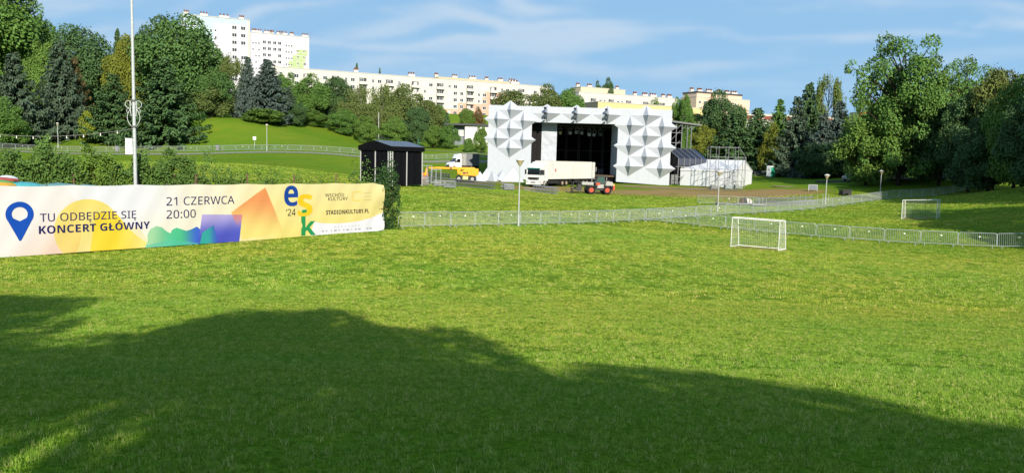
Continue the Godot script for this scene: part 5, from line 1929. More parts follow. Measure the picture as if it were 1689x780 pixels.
	shape(u, "door_post", black, [[Vector3(17.1, 1.2, 1.05), Vector3(17.18, 3.86, 1.275)]])
	shape(u, "tail_lift", mat("lift_grey", Color(0.20, 0.20, 0.20), 0.5), [[Vector3(17.2, 1.0, -1.2), Vector3(19.0, 1.12, 1.2)]])
	shape(u, "chassis", black, [[Vector3(9.9, 0.6, -0.12), Vector3(11.5, 0.72, 0.12)], [Vector3(10.7, 0.62, -0.6), Vector3(17.0, 1.12, 0.6)], [Vector3(11.4, 0.45, -1.1), Vector3(13.0, 0.95, 1.1)]])
	for s in [-1, 1]:
		wheel(u, 14.2, s * 1.22, 0.48, 0.6, Color(0.38, 0.37, 0.36), "grey2")
		wheel(u, 15.4, s * 1.22, 0.48, 0.6, Color(0.38, 0.37, 0.36), "grey2")
	q = MB.new()
	for k in 4:
		q.span(Vector3(14.9 + k * 0.3, 2.6, 1.262), Vector3(15.06 + k * 0.3, 2.95, 1.268))
	part(u, "faded_print", q, mat("print_pale", Color(0.70, 0.68, 0.62), 0.6))

func build_van() -> void:
	var glass := mat("vehicle_glass", Color(0.010, 0.012, 0.015), 0.08)
	var black := mat("vehicle_black", Color(0.014, 0.014, 0.015), 0.6)
	var white := paint_mat("van_white", Color(0.82, 0.82, 0.82))
	var t := thing("box_van", "white cab van with a grey tarpaulin box behind the orange boom lift", "van", G(-12.7, -151.6, 0.02), 0.5)
	outline(t, "cab", white, [Vector2(0.0, 0.45), Vector2(0.02, 0.95), Vector2(0.35, 1.22), Vector2(1.05, 1.45), Vector2(1.55, 2.15), Vector2(2.45, 2.25), Vector2(2.45, 0.45)], -0.98, 0.98, 0.05)
	outline(t, "roof_spoiler", white, [Vector2(1.35, 2.1), Vector2(1.75, 2.9), Vector2(2.45, 3.0), Vector2(2.45, 2.1)], -0.95, 0.95, 0.06)
	var q := MB.new()
	q.hexa([Vector3(0.98, 1.42, -0.88), Vector3(1.03, 1.40, -0.88), Vector3(1.03, 1.40, 0.88), Vector3(0.98, 1.42, 0.88), Vector3(1.47, 2.1, -0.82), Vector3(1.53, 2.1, -0.82), Vector3(1.53, 2.1, 0.82), Vector3(1.47, 2.1, 0.82)])
	part(t, "windscreen", q, glass)
	for s in [-1, 1]:
		q = MB.new()
		q.prism(PackedVector2Array([Vector2(1.2, 1.35), Vector2(1.62, 2.0), Vector2(2.2, 2.0), Vector2(2.25, 1.32)]), s * 0.985 - 0.008, s * 0.985 + 0.008)
		part(t, "side_window", q, glass)
		shape(t, "mirror", black, [[Vector3(1.05, 1.35, s * 1.15 - 0.1), Vector3(1.2, 1.7, s * 1.15 + 0.1)]])
		shape(t, "headlight", mat("headlight", Color(0.45, 0.46, 0.47), 0.15), [[Vector3(-0.02, 0.85, s * 0.75 - 0.16), Vector3(0.1, 1.02, s * 0.75 + 0.16)]])
		wheel(t, 0.95, s * 0.98, 0.36, 0.24, Color(0.30, 0.30, 0.31), "dark")
		wheel(t, 4.7, s * 0.98, 0.36, 0.24, Color(0.30, 0.30, 0.31), "dark")
	shape(t, "bumper", black, [[Vector3(-0.08, 0.35, -0.95), Vector3(0.2, 0.62, 0.95)], [Vector3(-0.03, 0.68, -0.6), Vector3(0.05, 0.82, 0.6)]])
	shape(t, "tarpaulin_box", worn("tarp_pale", Color(0.38, 0.38, 0.37), 0.6), [[Vector3(2.5, 0.75, -1.08), Vector3(3.4, 3.02, 1.08)]])
	shape(t, "tarpaulin_box", worn("tarp_grey", Color(0.19, 0.20, 0.23), 0.6), [[Vector3(3.4, 0.75, -1.085), Vector3(6.2, 3.03, 1.085)]])
	shape(t, "chassis", black, [[Vector3(2.4, 0.4, -0.7), Vector3(6.3, 0.74, 0.7)]])

func build_boom_lift() -> void:
	var orange := paint_mat("lift_orange", Color(0.85, 0.33, 0.012))
	var dark := mat("lift_dark", Color(0.03, 0.03, 0.032), 0.6)
	var t := thing("boom_lift", "orange articulated boom lift with its basket lowered to the left", "boom lift", G(-7.7, -127.0, 0.01), 0.06)
	shape(t, "chassis", dark, [[Vector3(-1.4, 0.45, -0.9), Vector3(1.5, 0.95, 0.9)], [Vector3(-1.3, 0.4, -1.0), Vector3(-0.9, 0.6, 1.0)], [Vector3(0.9, 0.4, -1.0), Vector3(1.3, 0.6, 1.0)]])
	shape(t, "battery_box", mat("lift_yellow", Color(0.70, 0.66, 0.20), 0.5), [[Vector3(-0.45, 0.42, 0.88), Vector3(0.35, 0.92, 0.98)]])
	for s in [-1, 1]:
		wheel(t, -1.1, s * 1.1, 0.50, 0.36, Color(0.30, 0.30, 0.30), "lift")
		wheel(t, 1.05, s * 1.1, 0.50, 0.36, Color(0.30, 0.30, 0.30), "lift")
	outline(t, "turntable", orange, [Vector2(-0.9, 1.05), Vector2(-0.8, 1.5), Vector2(-0.2, 1.95), Vector2(0.9, 2.1), Vector2(1.0, 1.02)], -1.0, 1.0, 0.05)
	outline(t, "counterweight", orange, [Vector2(0.8, 0.98), Vector2(0.85, 2.0), Vector2(1.05, 2.2), Vector2(2.0, 2.12), Vector2(2.05, 1.15), Vector2(1.6, 0.98)], -0.95, 0.95, 0.06)
	shape(t, "cover_panel", dark, [[Vector3(-0.5, 1.25, 1.0), Vector3(0.0, 1.55, 1.012)], [Vector3(0.1, 1.3, 1.0), Vector3(0.35, 1.6, 1.012)]])
	shape(t, "lower_boom", orange, [[Vector3(-1.3, 1.25, -0.25), Vector3(1.2, 1.62, 0.25)], [Vector3(-1.35, 1.5, -0.25), Vector3(-0.9, 2.2, 0.25)]])
	shape(t, "upper_boom", orange, [[Vector3(-2.4, 1.95, -0.2), Vector3(1.4, 2.32, 0.2)], [Vector3(-4.9, 2.0, -0.14), Vector3(-2.3, 2.26, 0.14)]])
	var q := MB.new()
	q.hexa([Vector3(-6.6, 0.95, -0.12), Vector3(-6.3, 0.95, -0.12), Vector3(-6.3, 0.95, 0.12), Vector3(-6.6, 0.95, 0.12), Vector3(-6.35, 2.1, -0.12), Vector3(-6.0, 2.1, -0.12), Vector3(-6.0, 2.1, 0.12), Vector3(-6.35, 2.1, 0.12)])
	q.span(Vector3(-6.2, 1.98, -0.10), Vector3(-4.8, 2.2, 0.10))
	part(t, "jib", q, orange)
	shape(t, "joint", dark, [[Vector3(-6.3, 1.9, -0.16), Vector3(-5.95, 2.2, 0.16)], [Vector3(-2.5, 1.9, -0.24), Vector3(-2.25, 2.36, 0.24)]])
	q = MB.new()
	for x in [-8.0, -7.3, -6.6, -6.1]:
		for z in [-0.8, 0.0, 0.8]:
			q.cone(Vector3(x, 0.2, z), Vector3(x, 1.25, z), 0.03, 0.03, 5)
	for y in [0.72, 1.25]:
		for z in [-0.8, 0.8]:
			q.cone(Vector3(-8.0, y, z), Vector3(-6.1, y, z), 0.035, 0.035, 5)
		for x in [-8.0, -6.1]:
			q.cone(Vector3(x, y, -0.8), Vector3(x, y, 0.8), 0.035, 0.035, 5)
	q.span(Vector3(-8.05, 0.12, -0.85), Vector3(-6.05, 0.22, 0.85))
	part(t, "basket", q, orange)
	shape(t, "control_box", mat("lift_orange2", Color(0.72, 0.20, 0.01), 0.5), [[Vector3(-7.9, 0.3, -0.5), Vector3(-6.3, 0.85, 0.5)], [Vector3(-7.2, 0.85, 0.2), Vector3(-6.7, 1.3, 0.6)]])

func build_telehandler() -> void:
	var white := paint_mat("handler_white", Color(0.32, 0.32, 0.31))
	var black := mat("handler_black", Color(0.020, 0.020, 0.021), 0.6)
	var red := Color(0.50, 0.055, 0.025)
	var glass := mat("vehicle_glass", Color(0.010, 0.012, 0.015), 0.08)
	var t := thing("telehandler", "black and white telehandler with orange red wheel rims", "telehandler", G(12.0, -112.0, 0.01), 0.12)
	outline(t, "chassis", black, [Vector2(-1.7, 0.5), Vector2(-1.6, 1.0), Vector2(-0.4, 1.15), Vector2(1.7, 1.2), Vector2(2.0, 0.95), Vector2(2.0, 0.55)], -0.75, 0.75)
	for s in [-1, 1]:
		wheel(t, -1.15, s * 1.12, 0.58, 0.42, red, "red")
		wheel(t, 1.15, s * 1.12, 0.58, 0.42, red, "red")
		outline(t, "mudguard", black, [Vector2(-1.85, 0.9), Vector2(-1.6, 1.22), Vector2(-0.7, 1.22), Vector2(-0.45, 0.9), Vector2(-0.7, 1.15), Vector2(-1.6, 1.15)], s * 0.92 - 0.2, s * 0.92 + 0.2)
		outline(t, "mudguard", black, [Vector2(0.45, 0.95), Vector2(0.7, 1.25), Vector2(1.6, 1.25), Vector2(1.9, 0.9), Vector2(1.6, 1.18), Vector2(0.7, 1.18)], s * 0.92 - 0.2, s * 0.92 + 0.2)
	outline(t, "cab", black, [Vector2(-0.55, 1.1), Vector2(-0.55, 1.5), Vector2(-0.25, 2.48), Vector2(0.75, 2.52), Vector2(0.9, 1.1)], 0.05, 0.95)
	q_window(t, glass)
	shape(t, "cab_roof", black, [[Vector3(-0.35, 2.50, 0.0), Vector3(0.85, 2.62, 1.0)]])
	outline(t, "engine_cover", white, [Vector2(0.9, 1.15), Vector2(0.95, 1.7), Vector2(1.2, 1.85), Vector2(1.9, 1.75), Vector2(2.15, 1.2)], -0.2, 0.98, 0.05)
	outline(t, "side_panel", white, [Vector2(-0.3, 0.85), Vector2(-0.2, 1.35), Vector2(0.6, 1.4), Vector2(0.7, 0.85)], 0.94, 1.0)
	shape(t, "red_panel", paint_mat("handler_red", red), [[Vector3(-0.45, 1.3, 0.96), Vector3(0.1, 1.62, 1.012)], [Vector3(2.0, 0.6, -0.6), Vector3(2.25, 1.25, 0.95)]])
	shape(t, "tail_light", mat("amber", Color(0.8, 0.45, 0.02), 0.3), [[Vector3(2.1, 1.25, 0.7), Vector3(2.2, 1.5, 0.9)]])
	var q := MB.new()
	q.hexa([Vector3(-2.4, 1.05, -0.35), Vector3(1.7, 1.55, -0.35), Vector3(1.7, 1.55, 0.02), Vector3(-2.4, 1.05, 0.02), Vector3(-2.4, 1.50, -0.35), Vector3(1.7, 1.95, -0.35), Vector3(1.7, 1.95, 0.02), Vector3(-2.4, 1.50, 0.02)])
	part(t, "boom", q, black)
	shape(t, "boom_cover", white, [[Vector3(-2.45, 1.28, -0.3), Vector3(-0.8, 1.66, 0.8)]])
	shape(t, "boom_head", black, [[Vector3(-3.0, 0.45, -0.4), Vector3(-2.4, 1.35, 0.5)], [Vector3(-3.3, 0.55, -0.6), Vector3(-2.9, 0.95, 0.7)]])
	q = MB.new()
	for z in [-0.7, 0.8]:
		q.span(Vector3(-3.75, 0.2, z - 0.05), Vector3(-3.65, 1.65, z + 0.05))
	for y in [0.3, 0.95, 1.5]:
		q.span(Vector3(-3.75, y, -0.75), Vector3(-3.65, y + 0.1, 0.85))
	for z in [-0.4, 0.45]:
		q.span(Vector3(-4.6, 0.16, z - 0.07), Vector3(-3.65, 0.22, z + 0.07))
	q.span(Vector3(-3.7, 0.55, -0.5), Vector3(-3.2, 0.7, 0.6))
	part(t, "fork_carriage", q, black)

func q_window(t: Node3D, glass: Material) -> void:
	var q := MB.new()
	q.prism(PackedVector2Array([Vector2(-0.45, 1.5), Vector2(-0.17, 2.40), Vector2(0.68, 2.44), Vector2(0.78, 1.5)]), 0.945, 0.962)
	part(t, "side_window", q, mat("cab_glass", Color(0.045, 0.09, 0.085), 0.1))
	q = MB.new()
	q.hexa([Vector3(-0.58, 1.52, 0.12), Vector3(-0.54, 1.52, 0.12), Vector3(-0.54, 1.52, 0.88), Vector3(-0.58, 1.52, 0.88), Vector3(-0.25, 2.2, 0.12), Vector3(-0.2, 2.2, 0.12), Vector3(-0.2, 2.2, 0.88), Vector3(-0.25, 2.2, 0.88)])
	part(t, "windscreen", q, glass)

# ---------------------------------------------------------------- goals
func goal(label: String, fl: Vector3, fr: Vector3, back: Vector3, tall: float) -> void:
	# white tubes: two front posts, a bar, and a net frame that leans back
	var t := thing("football_goal", label, "goal", fl, 0, "small football goals")
	var m := mat("goal_white", Color(0.62, 0.62, 0.60), 0.45)
	var up := Vector3(0, tall, 0)
	var a := Vector3.ZERO
	var b := fr - fl
	var r := 0.028
	pole(t, "post", a - up * 0.03, a + up, r, m)
	pole(t, "post", b - up * 0.03, b + up, r, m)
	pole(t, "crossbar", a + up, b + up, r, m)
	for p in [a, b]:
		pole(t, "top_stay", p + up, p + up + back * 0.75, 0.028, m)
		pole(t, "rear_stay", p + up + back * 0.75, p + back, 0.03, m)
		pole(t, "ground_bar", p + Vector3(0, 0.03, 0), p + back + Vector3(0, 0.03, 0), 0.028, m)
	pole(t, "ground_bar", a + back + Vector3(0, 0.03, 0), b + back + Vector3(0, 0.03, 0), 0.028, m)
	pole(t, "rear_bar", a + up + back * 0.75, b + up + back * 0.75, 0.022, m)
	var q := MB.new()
	var nx := int(b.length() / 0.14)
	for k in nx + 1:
		var o := b * (k / float(nx))
		q.cone(o + up + back * 0.75, o + back + Vector3(0, 0.04, 0), 0.0045, 0.0045, 3, false)
	for k in 14:
		var o := (up + back * 0.75).lerp(back, k / 14.0)
		q.cone(o, o + b, 0.0045, 0.0045, 3, false)
	for s in [a, b]:
		for k in 14:
			var w: Vector3 = up * (1.0 - k / 14.0)
			q.cone(s + w, s + w + back * lerpf(0.75, 1.0, k / 14.0), 0.0045, 0.0045, 3, false)
		for k in 6:
			var w := back * (k / 6.0)
			q.cone(s + w, s + w * 0.75 + up, 0.0045, 0.0045, 3, false)
	part(t, "net", q, mat("net_white", Color(0.66, 0.68, 0.64), 0.8)).set_meta("kind", "stuff")

func build_goals() -> void:
	goal("near white football goal on the lawn before the right barriers", G(14.55, -52.0), G(17.45, -51.2), Vector3(0.80, 0, -0.95), 1.95)
	goal("far white football goal standing half in the shade on the right", G(38.6, -78.0), G(41.3, -76.6), Vector3(0.75, 0, -0.8), 1.85)

# ---------------------------------------------------------------- gear lying about
func truss_pile(label: String, a: Vector2, b: Vector2, n: int, w: float, c: Color) -> void:
	var p := G(a.x, -a.y)
	var e := G(b.x, -b.y)
	var t := thing("truss_pile", label, "truss", p)
	var side := (e - p).cross(Vector3.UP).normalized()
	for k in n:
		var o := side * (k % 2) * w * 1.15 + Vector3(0, w * 0.55 + floorf(k / 2.0) * w * 1.1, 0)
		var q := MB.new()
		q.xf.origin = -p
		var s := beam_truss(p, p + o, e + o, w, 0.045)
		part(t, "truss", s, mat("truss_%d" % int(c.r * 1000), c, 0.45, 0.5))

func build_yard() -> void:
	truss_pile("long dark truss lying on the grass left of the white truck", Vector2(-14.0, 119.0), Vector2(-2.6, 113.0), 4, 0.42, Color(0.22, 0.22, 0.23))
	truss_pile("pile of grey truss pieces on the grass before the truck's cab", Vector2(3.2, 111.5), Vector2(6.2, 108.8), 4, 0.40, Color(0.36, 0.37, 0.38))
	truss_pile("small heap of truss ends before the left stage tower", Vector2(-1.6, 114.0), Vector2(0.0, 113.4), 4, 0.36, Color(0.36, 0.36, 0.37))
	truss_pile("low pale truss behind the lamp post before the truck", Vector2(1.6, 113.0), Vector2(3.0, 112.6), 1, 0.36, Color(0.38, 0.39, 0.38))
	truss_pile("grey truss sections stacked inside the barrier corner", Vector2(30.0, 97.5), Vector2(34.5, 98.0), 4, 0.42, Color(0.20, 0.21, 0.23))
	truss_pile("second stack of grey truss sections, further right inside the corner", Vector2(34.6, 98.0), Vector2(38.0, 99.5), 3, 0.42, Color(0.24, 0.25, 0.27))
	truss_pile("dark rails lying behind the boom lift's basket", Vector2(-17.5, 131.5), Vector2(-10.5, 131.0), 4, 0.36, Color(0.12, 0.12, 0.13))
	cage("storage_cage", "rusty wire cage on the grass right of the black sound tower", G(-12.6, -112.0), 0.2, Vector3(1.05, 1.15, 0.9), Color(0.20, 0.13, 0.09))
	cage("storage_cage", "grey wire cage between the rusty cage and the long truss", G(-10.6, -112.6), 0.1, Vector3(1.5, 0.8, 1.0), Color(0.25, 0.26, 0.27))
	cage("storage_cage", "pale wire cage in front of the long dark truss", G(-8.9, -110.5), -0.1, Vector3(1.45, 0.95, 1.0), Color(0.30, 0.34, 0.36))
	cage("storage_cage", "small wire cage on the grass under the big white ground pyramid", G(-0.6, -112.2), 0.1, Vector3(1.3, 0.75, 0.9), Color(0.26, 0.27, 0.28))
	# racks of upright tubes next to the sound tower
	var steel := mat("galvanised", Color(0.42, 0.44, 0.45), 0.45, 0.5)
	for r in [[-12.9, 117.5, 2.6, "tall open tube rack beside the sound tower"], [-11.4, 116.0, 2.2, "lower open tube rack left of the boom lift's basket"]]:
		var t := thing("tube_rack", r[3], "rack", G(r[0], -r[1]))
		for x in [-0.7, 0.0, 0.7]:
			for z in [-0.5, 0.5]:
				pole(t, "upright", Vector3(x, 0, z), Vector3(x, r[2], z), 0.03, steel)
		for z in [-0.5, 0.5]:
			for y in [0.3, r[2]]:
				pole(t, "rail", Vector3(-0.7, y, z), Vector3(0.7, y, z), 0.03, steel)
	# flat dollies with stakes
	var k := 0
	for d in [[26.1, 97.5, "first flat dolly with rusty stakes from the lamp post inside the corner"], [28.4, 97.8, "second flat dolly with rusty stakes from the lamp post inside the corner"], [29.9, 96.0, "flat dolly with pale stakes below the black and white bag"]]:
		var t := thing("stake_dolly", d[2], "dolly", G(d[0], -d[1]), 0.1, "flat dollies with stakes")
		shape(t, "platform", worn("dolly_top", Color(0.34, 0.34, 0.34)), [[Vector3(-0.9, 0.14, -0.6), Vector3(0.9, 0.24, 0.6)]])
		for x in [-0.75, 0.75]:
			shape(t, "caster", mat("tyre", Color(0.022, 0.021, 0.020), 0.85), [[Vector3(x - 0.08, 0, -0.5), Vector3(x + 0.08, 0.14, -0.4)], [Vector3(x - 0.08, 0, 0.4), Vector3(x + 0.08, 0.14, 0.5)]])
		for x in [-0.8, 0.0, 0.8]:
			for z in [-0.5, 0.5]:
				pole(t, "stake", Vector3(x, 0.2, z), Vector3(x, 1.0, z), 0.035, mat("stake_rust", Color(0.24, 0.13, 0.06), 0.8) if k < 2 else steel)
		k += 1
	var b := thing("covered_load", "white sheet thrown over a black box inside the barrier corner", "covered load", G(29.3, -98.6))
	shape(b, "box", mat("case_black", Color(0.012, 0.012, 0.013), 0.6), [[Vector3(-0.85, 0, -0.4), Vector3(-0.1, 0.75, 0.4)]])
	var q := MB.new()
	q.hexa([Vector3(-0.15, 0.0, -0.5), Vector3(0.85, 0.0, -0.5), Vector3(0.95, 0.0, 0.55), Vector3(0.05, 0.0, 0.55), Vector3(-0.3, 0.9, -0.3), Vector3(0.35, 0.75, -0.3), Vector3(0.40, 0.7, 0.25), Vector3(-0.2, 0.85, 0.3)])
	part(b, "sheet", q, worn("sheet_white", Color(0.66, 0.64, 0.60)))
	# a line of stakes in the worn grass
	for i in 12:
		var x := 32.5 + i * 0.75
		var t := thing("ground_stake", "%s steel stake from the left in the line behind the truss stacks" % nth(i), "stake", G(x, -101.5 - 0.2 * (i % 3)), 0, "steel stakes behind the truss stacks")
		pole(t, "rod", Vector3(0, -0.2, 0), Vector3(0.03 * (i % 3), 0.95, 0), 0.03, mat("stake_rust", Color(0.24, 0.13, 0.06), 0.8) if i < 4 else steel)
		pole(t, "head", Vector3(0.03 * (i % 3), 0.93, 0), Vector3(0.03 * (i % 3), 1.0, 0), 0.05, steel)
	# pyramids waiting on the ground
	var cloth := worn("stage_cloth", Color(0.405, 0.435, 0.49), 0.75, 0, 0.25, 0.03)
	for p in [[-5.6, 130.0, 2.3, 1.6, 0.2, 0.0, "white fabric pyramid on the grass nearest the boom lift's rear wheel"], [-4.6, 132.5, 2.6, 2.1, 0.0, 0.0, "white fabric pyramid standing behind the one nearest the boom lift"], [-3.0, 131.5, 1.9, 1.7, 0.9, 0.25, "grey sided fabric pyramid leaning in the middle of the row"], [-2.1, 132.0, 2.0, 2.0, 0.5, -0.25, "narrow fabric pyramid leaning against the left stage tower"], [-0.2, 131.0, 3.9, 2.6, 0.1, 0.0, "largest white fabric pyramid on the grass, below the left stage tower"]]:
		var t := thing("ground_pyramid", p[6], "fabric pyramid", G(p[0], -p[1]), p[4], "fabric pyramids lying before the stage")
		t.rotation.z = p[5]
		q = MB.new()
		var w: float = p[2] / 2
		var apex := Vector3(w * 0.1, p[3], -0.5)
		var c := [Vector3(-w, 0, 0.5), Vector3(w, 0, 0.5), Vector3(w * 0.8, 0, -1.3), Vector3(-w * 0.8, 0, -1.3)]
		for i in 4:
			var m: Vector3 = (c[i] + c[(i + 1) % 4]) / 2
			q.tri_out(c[i], c[(i + 1) % 4], apex, m - Vector3(0, 0, -0.4) + Vector3(0, 0.3, 0))
		part(t, "cloth", q, cloth)
		q = MB.new()
		for i in 4:
			q.cone(c[i], c[(i + 1) % 4], 0.03, 0.03, 4)
			q.cone(c[i], apex, 0.025, 0.025, 4)
		part(t, "edge_tube", q, mat("seam", Color(0.30, 0.32, 0.36)))
	# portable toilet
	var t := thing("portable_toilet", "green and white portable toilet at the dark trees", "portable toilet", G(53.0, -163.0), -0.95)
	shape(t, "cabin", mat("toilet_green", Color(0.02, 0.34, 0.20), 0.5), [[Vector3(-0.58, 0.12, -0.58), Vector3(0.58, 2.15, 0.58)]])
	shape(t, "door", mat("toilet_white", Color(0.62, 0.65, 0.66), 0.5), [[Vector3(-0.52, 0.18, 0.58), Vector3(0.52, 2.1, 0.62)]])
	shape(t, "door_sign", mat("toilet_sign", Color(0.16, 0.24, 0.26), 0.5), [[Vector3(-0.2, 1.45, 0.62), Vector3(0.2, 1.75, 0.63)]])
	shape(t, "base", mat("toilet_base", Color(0.10, 0.12, 0.12), 0.7), [[Vector3(-0.62, 0, -0.62), Vector3(0.62, 0.12, 0.66)]])
	q = MB.new()
	q.hexa([Vector3(-0.62, 2.15, -0.62), Vector3(0.62, 2.15, -0.62), Vector3(0.62, 2.15, 0.66), Vector3(-0.62, 2.15, 0.66), Vector3(-0.4, 2.4, -0.5), Vector3(0.4, 2.4, -0.5), Vector3(0.4, 2.4, 0.5), Vector3(-0.4, 2.4, 0.5)])
	part(t, "roof", q, mat("toilet_roof", Color(0.66, 0.68, 0.68), 0.5))
	# the other things on the shaded lawn
	t = thing("notice_board", "grey framed board on legs on the shaded lawn below the conifers", "board", G(45.6, -120.0), -0.2)
	shape(t, "panel", mat("board_grey", Color(0.13, 0.15, 0.18), 0.6), [[Vector3(-0.6, 0.2, -0.03), Vector3(0.6, 0.95, 0.03)]])
	shape(t, "frame", steel, [[Vector3(-0.66, 0, -0.05), Vector3(-0.6, 1.0, 0.05)], [Vector3(0.6, 0, -0.05), Vector3(0.66, 1.0, 0.05)], [Vector3(-0.6, 0.95, -0.05), Vector3(0.6, 1.01, 0.05)]])
	t = thing("concrete_ring", "dark concrete block lying behind the barriers on the right", "concrete block", G(47.6, -113.0), 0.3)
	outline(t, "block", worn("concrete_dark", Color(0.07, 0.07, 0.072), 0.9, 0, 0.8, 0.4), [Vector2(-0.75, 0), Vector2(-0.75, 0.55), Vector2(0.75, 0.65), Vector2(0.8, 0.0), Vector2(0.35, 0.0), Vector2(0.2, 0.22), Vector2(-0.2, 0.22), Vector2(-0.35, 0.0)], -0.4, 0.4)
	shape(t, "cap", worn("concrete_dark", Color(0.07, 0.07, 0.072), 0.9, 0, 0.8, 0.4), [[Vector3(-0.85, 0.62, -0.45), Vector3(0.85, 0.78, 0.45)]])
	t = thing("plank_stack", "low stack of planks on the shaded lawn right of the tent", "planks", G(44.5, -130.0), -0.15)
	for i in 6:
		shape(t, "plank", worn("plank%d" % (i % 2), Color(0.20, 0.17, 0.12) if i % 2 else Color(0.27, 0.24, 0.18)), [[Vector3(-1.8 + 0.2 * (i % 3), 0.02 + 0.07 * (i / 3), -0.5 + 0.32 * (i % 3)), Vector3(1.8 + 0.15 * (i % 2), 0.085 + 0.07 * (i / 3), -0.2 + 0.32 * (i % 3))]])

# ---------------------------------------------------------------- parked cars under the trees on the right
func car(label: String, at: Vector3, turn: float, c: Color, key: String, tall := 1.0) -> void:
	var t := thing("parked_car", label, "car", at, turn, "cars parked under the right trees")
	var p := paint_mat("car_" + key, c)
	outline(t, "body", p, [Vector2(-2.1, 0.32), Vector2(-2.15, 0.65), Vector2(-1.95, 0.86), Vector2(-1.0, 0.98 * tall), Vector2(1.75, 1.0 * tall), Vector2(2.1, 0.9), Vector2(2.15, 0.4), Vector2(2.0, 0.30)], -0.87, 0.87, 0.06)
	outline(t, "cabin", mat("vehicle_glass", Color(0.010, 0.012, 0.015), 0.08), [Vector2(-1.0, 0.97 * tall), Vector2(-0.35, 1.42 * tall), Vector2(1.2, 1.45 * tall), Vector2(1.8, 0.99 * tall)], -0.78, 0.78, 0.05)
	outline(t, "roof", p, [Vector2(-0.42, 1.40 * tall), Vector2(-0.2, 1.49 * tall), Vector2(1.1, 1.50 * tall), Vector2(1.3, 1.42 * tall)], -0.74, 0.74, 0.02)
	for s in [-1, 1]:
		wheel(t, -1.35, s * 0.86, 0.32, 0.2, Color(0.4, 0.4, 0.41), "car")
		wheel(t, 1.3, s * 0.86, 0.32, 0.2, Color(0.4, 0.4, 0.41), "car")
		shape(t, "headlight", mat("headlight", Color(0.45, 0.46, 0.47), 0.15), [[Vector3(-2.16, 0.62, s * 0.6 - 0.16), Vector3(-2.05, 0.76, s * 0.6 + 0.16)]])
		shape(t, "tail_light", mat("tail_red", Color(0.3, 0.01, 0.01), 0.3), [[Vector3(2.06, 0.7, s * 0.7 - 0.1), Vector3(2.17, 0.9, s * 0.7 + 0.1)]])
		shape(t, "pillar", p, [[Vector3(0.32, 0.98 * tall, s * 0.785 - 0.01), Vector3(0.44, 1.43 * tall, s * 0.785 + 0.01)]])

func build_cars() -> void:
	car("pale blue car parked under the big loose crowned tree", G(66.4, -125.0), 0.25, Color(0.35, 0.45, 0.60), "pale_blue", 1.1)
	car("white car parked left of the pale blue one", G(62.0, -127.0), 0.9, Color(0.62, 0.62, 0.62), "white")
	car("silver car parked behind the pale blue one", G(69.0, -129.0), 0.2, Color(0.50, 0.52, 0.54), "silver", 1.15)
	car("grey car under the low branches beside the yew bushes", G(57.0, -132.0), 0.5, Color(0.25, 0.26, 0.28), "grey")
	car("white estate car between the trunks near the right edge", G(71.5, -119.5), 0.35, Color(0.60, 0.60, 0.58), "white2", 1.1)
	car("dark blue car right of the pale blue one in the shade", G(70.0, -122.5), 0.3, Color(0.03, 0.04, 0.08), "dark")
	car("beige car at the right edge behind the lowest branches", G(72.5, -110.0), 0.3, Color(0.55, 0.50, 0.40), "beige")

# ---------------------------------------------------------------- tables
# x, distance, height
const GROUND_POINTS := [[0, 0, 3.42], [0, 4, 3.3], [-6, 4, 3.3], [6, 4, 3.35], [0, 10, 2.3], [-6, 12, 1.95], [8, 12, 2], [0, 16, 1.45], [-12, 18, 1.2], [12, 18, 1.15], [0, 22, 0.8], [-20, 22, 0.85], [18, 24, 0.6], [0, 30, 0.3], [-14, 30, 0.3], [0, -12, 5.2], [-25, -10, 5.2], [25, -10, 5.2], [-40, 10, 3], [40, 10, 3], [0, 40, 0.25], [-22, 33.5, 0.22], [-8, 49.5, 0.28], [-7.4, 51, 0.25], [11.8, 70, -0.22], [36, 55, -0.45], [16, 54, -0.5], [16, 40, -0.2], [20, 80, -0.05], [45, 100, 0.72], [0, 90, 0.25], [11.5, 112, 0.35], [1.7, 124, 1.05], [-9.8, 125, 1.1], [26, 131, 0.95], [38, 135, 1.22], [42, 138, 1.75], [53, 165, 2.62], [-5, 145, 1.85], [-10.5, 155, 2.85], [-17, 165, 4.75], [-30, 150, 5], [-60, 150, 4.8], [-97, 150, 4.4], [-130, 150, 4.4], [-23, 52, 0.35], [-40, 60, 0.7], [-14.3, 108, 0.95], [-36, 110, 2.95], [-70, 110, 2.8], [-68, 175, 12.1], [-53, 185, 11.3], [-37, 190, 7.9], [-44, 200, 11.2], [-37, 200, 9.3], [-20, 200, 7.4], [-80, 163, 6.2], [-80, 180, 10], [-100, 165, 6.2], [-140, 170, 6.5], [-120, 210, 17], [-60, 215, 13], [-170, 220, 18], [-9.5, 195, 8.4], [10, 170, 3.2], [40, 180, 3.5], [10, 200, 5], [0, 240, 11], [0, 290, 20], [-60, 300, 22], [0, 340, 22], [70, 340, 21], [150, 340, 20], [-150, 300, 25], [0, 500, 26], [300, 500, 26], [-300, 500, 28], [0, 900, 24], [-500, 900, 24], [500, 900, 24], [49.4, 104, 1], [52.4, 112, 1.3], [56.4, 108, 1.25], [62.6, 112, 1.8], [70.6, 118, 2.85], [66, 126, 3.4], [84, 126, 3.8], [61.7, 95, 3.2], [52, 80, 2.2], [45.5, 70, 1.5], [39, 60, 0.6], [51, 88, 1.7], [38.7, 78, 0.15], [41.3, 76.3, 0.2], [44.5, 84, 0.8], [70, 75, 4.2], [85, 100, 4.8], [60, 50, 2.6], [40, 40, 0.6], [26, 32, 0.3], [60, 140, 3], [72, 150, 3.7], [-5.6, 165, 4.7], [100, 150, 5], [150, 200, 8], [200, 300, 16], [60, 20, 3.2], [60, -10, 5.4], [-60, -10, 5.2], [-60, 30, 2], [-100, 60, 2], [-200, 100, 6]]
